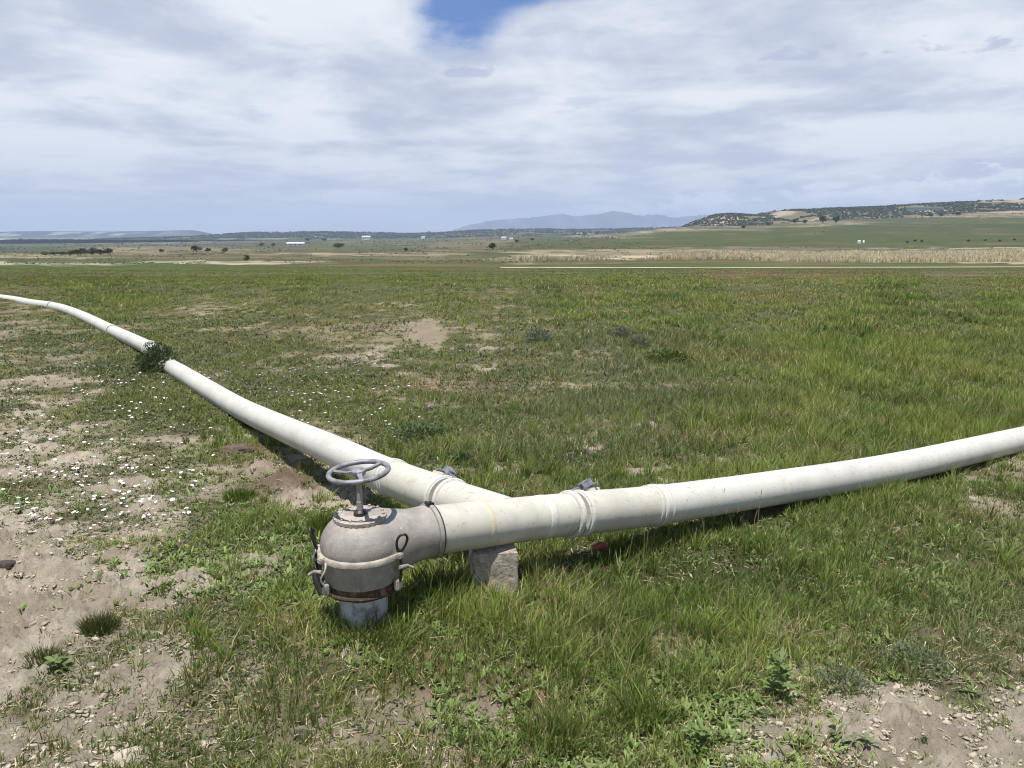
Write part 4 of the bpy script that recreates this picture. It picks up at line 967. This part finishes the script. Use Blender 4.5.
zt = r_.uniform(.004, .02, (n, 2)); V[:, 0, 2] = V[:, 3, 2] = z+zt[:, 0]; V[:, 1, 2] = V[:, 2, 2] = z+zt[:, 1]
cc = np.repeat(np.array([.38, .32, .20])*r_.uniform(.35, 1.25, (n, 1)), 4, 0)
tag(obj_np('dead_straw', V.reshape(-1, 3), [np.arange(4*n).reshape(-1, 4)], M_FAR, None, cc), kind='stuff')
# low creeping weeds that make up the thin olive cover among the flowers
y = np.exp(r_.uniform(math.log(2.0), math.log(16), 60000)); x = y*r_.uniform(-.8, .5, 60000); c = cover(x, y)
k = (r_.random(len(x)) < ss((c[:, 0]-.15)/.4)*ss((.12-c[:, 1])/.05)*(.25+.75*ss((vn(x*1.7, y*1.7, 411)-.3)/.4))) ; x, y, c = x[k], y[k], c[k]; z = ground_z(x, y); k = clear_of(x, y, z); x, y, z = x[k], y[k], z[k]
CREEP = (x, y, z)
# bright wide-bladed tufts among the finer grass
r_ = np.random.default_rng(640); NT_ = 1000
ty = np.sqrt(r_.uniform(1.8**2, 7.5**2, NT_)); tx = ty*r_.uniform(-.8, .8, NT_); c = cover(tx, ty)
k = (r_.random(NT_) < ss((c[:, 0]-.25)/.6)*(.2+.8*(vn(tx*1.5, ty*1.5, 641) > .5))) & (c[:, 1] > .055); tx, ty, c = tx[k], ty[k], c[k]
nb = 26; i = np.repeat(np.arange(len(tx)), nb); n = len(i); a = r_.uniform(0, 6.28, n); q = r_.uniform(.0, .028, n)
x = tx[i]+q*np.cos(a); y = ty[i]+q*np.sin(a); z = ground_z(x, y); k = clear_of(x, y, z); x, y, z, a, i = x[k], y[k], z[k], a[k], i[k]; n = len(x)
hh = c[i, 1]*r_.uniform(.6, 1.35, n)+.015; tcl = (np.array([.150, .205, .042])*r_.uniform(.65, 1.3, (len(tx), 1)))[i]*r_.uniform(.75, 1.3, (n, 1))
dr = r_.random(n) < .10; tcl = np.where(dr[:, None], DRY*1.1, tcl)
bt = blades(x, y, z, hh, r_.uniform(.0035, .0065, n), r_.uniform(.1, .4, n), tcl, tcl*1.1, r_)
V = bt[0].reshape(n, 5, 3); o2 = np.stack([np.cos(a), np.sin(a)], -1)*hh[:, None]*r_.uniform(.0, .8, (n, 1)); V[:, 4, :2] += o2; V[:, 2:4, :2] += (o2*.35)[:, None, :]
build_grass('grass_tufts', [(V.reshape(-1, 3), bt[1], bt[2], bt[3])])
# tall stalks with seed heads, mostly along the near side of the right pipe
r_ = np.random.default_rng(55); N = 520
pxs = np.concatenate([r_.uniform(640, 760, 16), r_.uniform(420, 1024, 160)]); pys = np.concatenate([np.interp(pxs[:16], [520, 660, 960], [575, 545, 490])+r_.normal(6, 6, 16), r_.uniform(560, 700, 160)])
xs, ys = [], []
for a, b_ in zip(pxs, pys):
    v = (b_-CY)/F; d = 1.6/(SP+v*CP); xs.append((a-CX)/F*d); ys.append(d*(CP-v*SP))
xs, ys = np.array(xs), np.array(ys); zs = ground_z(xs, ys); k = clear_of(xs, ys, zs); xs, ys, zs = xs[k], ys[k], zs[k]; n = len(xs)
hh = r_.uniform(.12, .34, n); cc = np.where(r_.random((n, 1)) < .55, DRY*.9, GREEN*1.1)*r_.uniform(.6, 1.1, (n, 1))
st = blades(xs, ys, zs, hh, np.full(n, .0042), r_.uniform(.05, .35, n), cc, cc, np.random.default_rng(56))
tips = st[0].reshape(n, 5, 3)[:, 4]
hd = []
for k in range(2):
    hd.append(blades(tips[:, 0], tips[:, 1], tips[:, 2]-.035+.008*k, np.full(n, .028), np.full(n, .0026), r_.uniform(.1, .5, n), DRY*.8*np.ones((n, 1)), DRY*.9*np.ones((n, 1)), np.random.default_rng(60+k)))
build_grass('seed_stalks', [st]+hd)
# pale tall grass bank across the valley on the right
r_ = np.random.default_rng(77); N = 70000
u = r_.uniform(.0, .80, N); y = r_.uniform(112, 182, N); x = u*y
k = (fbm(x*.04, y*.06, 201, 5) > .47-.10*ss((u-.15)/.2)) & (np.abs(y-150) < (8+26*ss((u+.0)/.5))*(.5+1.0*fbm(x*.05, y*.0, 203, 4))); x, y = x[k], y[k]; n = len(x)
z = base_z(x, y); cc = np.array([.52, .46, .33])*r_.uniform(.65, 1.2, (n, 1)); bandh = .15+1.5*fbm(x*.05, y*.05, 207, 4)**1.3*(.5+fbm(x*.4, y*.1, 209, 3))
build_grass('pale_tall_grass', [blades(x, y, z, r_.uniform(.5, 1.1, n)*bandh, r_.uniform(.10, .25, n), r_.uniform(.05, .4, n), cc, cc*1.05, r_)])

# ------------------------------------------------------------------ broadleaf weeds
def leaves(cx, cy, cz, nleaf, length, width, up, col, r_, curl=.4):
    """rosettes: arrays per plant -> one leaf-blade of 3x3 verts each"""
    pi = np.repeat(np.arange(len(cx)), nleaf); n = len(pi)
    a = r_.uniform(0, 2*math.pi, n); L = length[pi]*r_.uniform(.6, 1.2, n); Wd = width[pi]*r_.uniform(.7, 1.2, n); e = up[pi]*r_.uniform(.5, 1.5, n)
    d = np.stack([np.cos(a), np.sin(a)], -1); s = np.stack([-d[:, 1], d[:, 0]], -1)
    V = np.empty((n, 7, 3), np.float32); c = np.stack([cx, cy], -1)[pi]
    for j, (t_, w_) in enumerate(((.05, .12), (.45, 1.0), (.8, .7))):
        for sgn in (0, 1):
            V[:, j*2+sgn, :2] = c+d*(L*t_)[:, None]+s*((sgn*2-1)*Wd*.5*w_)[:, None]
            V[:, j*2+sgn, 2] = cz[pi]+L*(e*t_-curl*t_*t_)+Wd*.12
    V[:, 6, :2] = c+d*L[:, None]; V[:, 6, 2] = cz[pi]+L*(e-curl)
    i = np.arange(n)[:, None]*7
    q = np.concatenate([i+np.array([[0, 1, 3, 2]]), i+np.array([[2, 3, 5, 4]])]); t3 = i+np.array([[4, 5, 6]])
    cc = np.repeat((col[pi]*r_.uniform(.75, 1.25, (n, 1))), 7, 0)
    return V.reshape(-1, 3), q, t3, cc
r_ = np.random.default_rng(91); N = 34000
y = np.exp(r_.uniform(math.log(1.8), math.log(9), N)); x = y*r_.uniform(-.8, .8, N); c = cover(x, y)
k = r_.random(N) < c[:, 4]*(vn(x*2.2, y*2.2, 401) > .42)*ss((c[:, 0]+.0)/.5); x, y, c = x[k], y[k], c[k]; z = ground_z(x, y); k = clear_of(x, y, z); x, y, z, c = x[k], y[k], z[k], c[k]; n = len(x)
lf = leaves(x, y, z+.004, 8, r_.uniform(.016, .038, n), r_.uniform(.006, .013, n), r_.uniform(.5, 1.4, n), np.array([.16, .215, .065])*r_.uniform(.7, 1.3, (n, 1)), r_)
build_grass('broadleaf_weeds', [lf], M_LEAF)
x, y, z = CREEP; n = len(x); r_ = np.random.default_rng(93)
lf = leaves(x, y, z+.003, 5, np.clip(.008+.0030*y, .012, .04)*r_.uniform(.6, 1.3, n), np.clip(.003+.0014*y, .005, .022)*r_.uniform(.7, 1.2, n), r_.uniform(.4, 1.3, n), np.array([.105, .118, .052])*r_.uniform(.55, 1.45, (n, 1)), r_)
build_grass('creeping_weeds', [lf], M_LEAF)

# single plants that stand out
def plant(name, px, py, label, cat, fn, group=None):
    p = hit(px, py); o_ = fn(name, p); tag(o_, label, cat, group); o_.location = p; return o_
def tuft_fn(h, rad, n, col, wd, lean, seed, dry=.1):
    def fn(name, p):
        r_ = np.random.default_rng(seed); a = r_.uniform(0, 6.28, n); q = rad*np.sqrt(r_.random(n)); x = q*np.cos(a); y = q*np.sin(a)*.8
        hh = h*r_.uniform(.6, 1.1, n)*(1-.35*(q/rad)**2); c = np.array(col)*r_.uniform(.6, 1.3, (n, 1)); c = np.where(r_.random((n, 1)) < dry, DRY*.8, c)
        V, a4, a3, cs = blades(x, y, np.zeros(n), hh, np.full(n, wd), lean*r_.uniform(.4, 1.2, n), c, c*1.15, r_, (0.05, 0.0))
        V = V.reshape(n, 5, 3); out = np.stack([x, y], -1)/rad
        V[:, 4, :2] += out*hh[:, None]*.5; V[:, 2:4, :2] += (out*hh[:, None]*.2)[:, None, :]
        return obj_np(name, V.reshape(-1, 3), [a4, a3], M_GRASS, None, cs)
    return fn
def rosette_fn(n, L, Wd, up, col, seed, tall=0.0, layers=1):
    def fn(name, p):
        r_ = np.random.default_rng(seed); k = layers
        z = np.linspace(0, tall, k); lf = leaves(r_.normal(0, .01, k)*(k > 1), r_.normal(0, .01, k)*(k > 1), z+.004, n, np.full(k, L), np.full(k, Wd), np.full(k, up), np.array(col)*np.ones((k, 1)), r_)
        return obj_np(name, lf[0], [lf[1], lf[2]], M_LEAF, None, lf[3])
    return fn
def bush_fn(w_, h, n, col, leaf, seed):
    def fn(name, p):
        r_ = np.random.default_rng(seed); d = r_.normal(size=(n, 3)); d /= np.linalg.norm(d, axis=1, keepdims=True); d[:, 2] = np.abs(d[:, 2])
        rr_ = r_.uniform(.25, 1, (n, 1))**.5*(.75+.5*fbm(d[:, 0:1]*2+5, d[:, 1:2]*2+d[:, 2:3]*2, seed, 3)); c = d*rr_*np.array([w_/2, w_/2, h])
        a1 = r_.normal(size=(n, 3))*.6+d+np.array([0, 0, .5]); a1 /= np.linalg.norm(a1, axis=1, keepdims=True); a2 = np.cross(a1, r_.normal(size=(n, 3))); a2 /= np.linalg.norm(a2, axis=1, keepdims=True)
        s = leaf*r_.uniform(.6, 1.3, (n, 1))
        V = np.stack([c-a1*s, c+a2*s*.35, c+a1*s, c-a2*s*.35], 1).reshape(-1, 3)
        cs = np.repeat(np.array(col)*r_.uniform(.6, 1.35, (n, 1)), 4, 0)
        return obj_np(name, V, [np.arange(len(V)).reshape(-1, 4)], M_LEAF, None, cs)
    return fn
plant('grass_tuft', 101, 634, 'round dense green grass tuft on the bare soil at lower left', 'grass tuft', tuft_fn(.115, .06, 900, (.075, .10, .022), .0022, .25, 5))
plant('grass_tuft', 44, 663, 'looser green grass tuft below and left of the round one', 'grass tuft', tuft_fn(.075, .06, 420, (.085, .115, .03), .0024, .35, 6))
plant('grass_tuft', 112, 683, 'small yellow-green grass tuft below the round tuft', 'grass tuft', tuft_fn(.07, .03, 160, (.12, .14, .035), .0024, .4, 7))
plant('grass_clump', 556, 745, 'tall olive grass clump at the bottom centre', 'grass clump', tuft_fn(.15, .10, 380, (.125, .16, .04), .0036, .35, 8, .15))
plant('grass_clump', 640, 722, 'bright wide-bladed grass clump right of the tall olive clump', 'grass clump', tuft_fn(.14, .10, 220, (.10, .15, .03), .006, .5, 9, .05))
plant('grass_clump', 240, 500, 'bright green grass clump in the dirt left of the hydrant', 'grass clump', tuft_fn(.11, .09, 420, (.10, .15, .03), .0045, .5, 10, .05))
plant('grass_clump', 325, 530, 'bright grass clump behind the hydrant at its left side', 'grass clump', tuft_fn(.14, .09, 420, (.11, .155, .03), .0045, .45, 11, .05))
plant('grass_clump', 440, 598, 'tall dark grass clump in the shade between hydrant and block', 'grass clump', tuft_fn(.17, .10, 420, (.07, .105, .025), .0042, .3, 12, .15))  # darker green carries the shade of hydrant and pipe in its colour
plant('grass_clump', 372, 636, 'bright grass clump growing against the front of the white riser', 'grass clump', tuft_fn(.11, .13, 420, (.11, .16, .035), .004, .5, 14, .08))
plant('leafy_weed', 780, 700, 'tall leafy green weed at the edge of the bare soil, lower right', 'weed', rosette_fn(6, .05, .016, .9, (.13, .19, .055), 21, .12, 9))
plant('leafy_weed', 700, 752, 'sprawling bright leafy weed at the bottom edge right of centre', 'weed', rosette_fn(10, .042, .012, .9, (.14, .20, .06), 22, .06, 7))
plant('leafy_weed', 100, 690, 'pale flat weed rosette at lower left beside the yellow-green tuft', 'weed', rosette_fn(8, .04, .02, .45, (.17, .20, .10), 23))
plant('leafy_weed', 60, 672, 'bright leafy weed beside the looser grass tuft', 'weed', rosette_fn(9, .045, .02, .7, (.12, .17, .05), 24, .03, 3))
plant('leafy_weed', 838, 743, 'small pale weed on the bare soil, left one of two at lower right', 'weed', rosette_fn(8, .03, .012, .8, (.12, .15, .06), 25, .02, 3))
plant('leafy_weed', 864, 748, 'small pale weed on the bare soil, right one of two at lower right', 'weed', rosette_fn(10, .036, .013, .8, (.13, .16, .07), 26, .02, 3))
plant('leafy_weed', 924, 747, 'tiny dark blue-green weed alone on the bare soil at lower right', 'weed', bush_fn(.05, .035, 130, (.06, .09, .055), .007, 27))
plant('grey_weed', 845, 690, 'grey-green bushy weed at the edge of the bare soil', 'weed', bush_fn(.20, .085, 900, (.155, .185, .10), .008, 28), 'grey-green weeds along the bare soil')
plant('grey_weed', 915, 672, 'larger grey-green bushy weed further right along the bare soil edge', 'weed', bush_fn(.26, .10, 1200, (.15, .18, .10), .008, 29), 'grey-green weeds along the bare soil')
plant('dark_bush', 157, 371, 'dark green bush growing in the gap between two white pipes', 'bush', bush_fn(.54, .33, 2100, (.055, .085, .034), .022, 30))
plant('sage_bush', 538, 342, 'grey-green sage bush by the bare patch in the middle distance', 'bush', bush_fn(.46, .24, 900, (.15, .175, .12), .025, 31))
plant('sage_bush', 622, 338, 'pale sage bush right of the bare patch, farther of a pair', 'bush', bush_fn(.42, .20, 700, (.16, .175, .12), .025, 32))
plant('sage_bush', 640, 348, 'greener sage bush right of the bare patch, nearer of a pair', 'bush', bush_fn(.36, .19, 700, (.13, .15, .085), .022, 33))
plant('green_bush', 668, 361, 'bright green low bush right of the sage pair', 'bush', bush_fn(.62, .16, 1400, (.10, .135, .035), .022, 34))
plant('green_bush', 420, 438, 'low bluish green bush just beyond the left pipe', 'bush', bush_fn(.50, .14, 1600, (.11, .155, .07), .016, 35))
plant('green_bush', 463, 463, 'small dark green weed behind the left coupler latch', 'bush', bush_fn(.16, .09, 500, (.05, .085, .028), .012, 36))
# dry twigs
bm = bmesh.new(); r0 = random.Random(5)
for k in range(46):
    a = r0.uniform(0, 6.28); q = Vector((r0.uniform(-.06, .06), r0.uniform(-.05, .05), r0.uniform(0, .03))); L_ = r0.uniform(.04, .12); d_ = Vector((math.cos(a), math.sin(a), r0.uniform(-.1, .7)))
    tube(bm, [q, q+d_*L_*.5+Vector((0, 0, .01)), q+d_*L_], [.0016, .0014, .0007], 5)
p = hit(788, 640); o_ = obj_bm('dry_twigs', bm, simple('dry_stem', (.36, .30, .20), .9)); o_.location = p
tag(o_, 'tangle of pale dry twigs in the grass above the bare soil', 'twigs')

# ------------------------------------------------------------------ white flowers
def flower_mesh(seed):
    r0 = random.Random(seed); bm = bmesh.new(); c = bm.verts.new((0, 0, .002)); ring = []; ring2 = []
    for k in range(20):
        a = 2*math.pi*k/20; rr_ = .0155*(1+.10*math.cos(a*5)); ring.append(bm.verts.new((rr_*.5*math.cos(a), rr_*.5*math.sin(a), .006))); ring2.append(bm.verts.new((rr_*math.cos(a), rr_*math.sin(a), .009+.0015*r0.uniform(-1, 1))))
    for k in range(20):
        bm.faces.new((c, ring[k], ring[(k+1) % 20])); bm.faces.new((ring[k], ring2[k], ring2[(k+1) % 20], ring[(k+1) % 20]))
    k0 = len(bm.faces); tube(bm, [(0, 0, -.05), (.002, 0, -.02), (0, 0, .002)], .0012, 5, False)
    bm.faces.ensure_lookup_table()
    for f_ in bm.faces[k0:]: f_.material_index = 1
    me = bpy.data.meshes.new('wildflower'); bm.normal_update(); bm.to_mesh(me); bm.free(); me.materials.append(M_PETAL); me.materials.append(M_STEM); return me
FM = [flower_mesh(k) for k in range(4)]
r_ = np.random.default_rng(123); FL = []
def cand(n, bxs):
    out = []
    while len(out) < n:
        bx = bxs[r_.integers(0, len(bxs))]; px = r_.uniform(bx[0], bx[1]); py = bx[2]+(bx[3]-bx[2])*r_.random()**bx[4]
        v = (py-CY)/F; d = 1.66/(SP+v*CP); x = (px-CX)/F*d; y = d*(CP-v*SP)
        if px > 165 and py > np.interp(px, [165, 245, 330], [360, 408, 445])-2 and py < np.interp(px, [165, 245, 330], [395, 450, 500]): continue
        if r_.random() < .35+.65*ss((vn(x*2.2, y*2.2, 501)-.3)/.4): out.append((x, y))
    return out
A1 = cand(300, [(0, 215, 385, 450, 1.0), (0, 215, 385, 450, 1.0), (0, 215, 380, 440, 1.0), (20, 180, 372, 410, 1.0), (120, 270, 400, 455, 1.0), (0, 170, 440, 500, 1.0), (0, 200, 430, 490, 1.0), (0, 130, 470, 540, 1.0), (0, 70, 515, 565, 1.2), (100, 205, 470, 530, 1.2)])
for i, (x, y) in enumerate(A1):
    o_ = bpy.data.objects.new('wildflower', FM[i % 4]); COL.objects.link(o_)
    z = float(ground_z(x, y)); s = random.uniform(.45, .95)
    o_.location = (x, y, z+.045*s); o_.rotation_euler = (random.uniform(-.35, .35)+.15, random.uniform(-.35, .35), random.uniform(0, 6)); o_.scale = (s, s, s)
    tag(o_, 'small white wildflower open in the short grass left of the left pipe', 'flower', 'white wildflowers left of the pipe')
B1 = cand(120, [(285, 470, 352, 420, 1.0), (290, 400, 360, 440, 1.0), (0, 140, 325, 385, 1.0), (200, 330, 350, 400, 1)])
fv = np.array([v.co[:] for v in FM[0].vertices]); fq = [np.array([p_.vertices[:] for p_ in FM[0].polygons if len(p_.vertices) == k]) for k in (3, 4)]
VV = []; f3 = []; f4 = []
f5 = [p_ for p_ in FM[0].polygons if len(p_.vertices) > 4]
for i, (x, y) in enumerate(B1):
    s = random.uniform(.6, 1.0); VV.append(fv*s+np.array([x, y, float(ground_z(x, y))+.05*s])); f3.append(fq[0]+i*len(fv)); f4.append(fq[1]+i*len(fv))
tag(obj_np('distant_wildflowers', np.concatenate(VV), [np.concatenate(f3), np.concatenate(f4)], M_PETAL), kind='stuff')

# ------------------------------------------------------------------ air
zmin = min(float(Z.min()), -45); 
hm = bpy.data.materials.new('air'); hm.use_nodes = True; t = NT(hm.node_tree)
pvn = t.n('ShaderNodeVolumePrincipled'); pvn.inputs['Color'].default_value = (0.62, 0.76, 1.0, 1); pvn.inputs['Density'].default_value = 1.25e-4; pvn.inputs['Anisotropy'].default_value = 0.1
oo = t.n('ShaderNodeOutputMaterial'); t.l(pvn.outputs[0], oo.inputs['Volume'])
bm = bmesh.new(); box(bm, Vector((0, 0, (zmin-1+360)/2)), (27000, 27000, 360-(zmin-1))); hb = obj_bm('haze', bm, hm, None, False); tag(hb, kind='stuff')
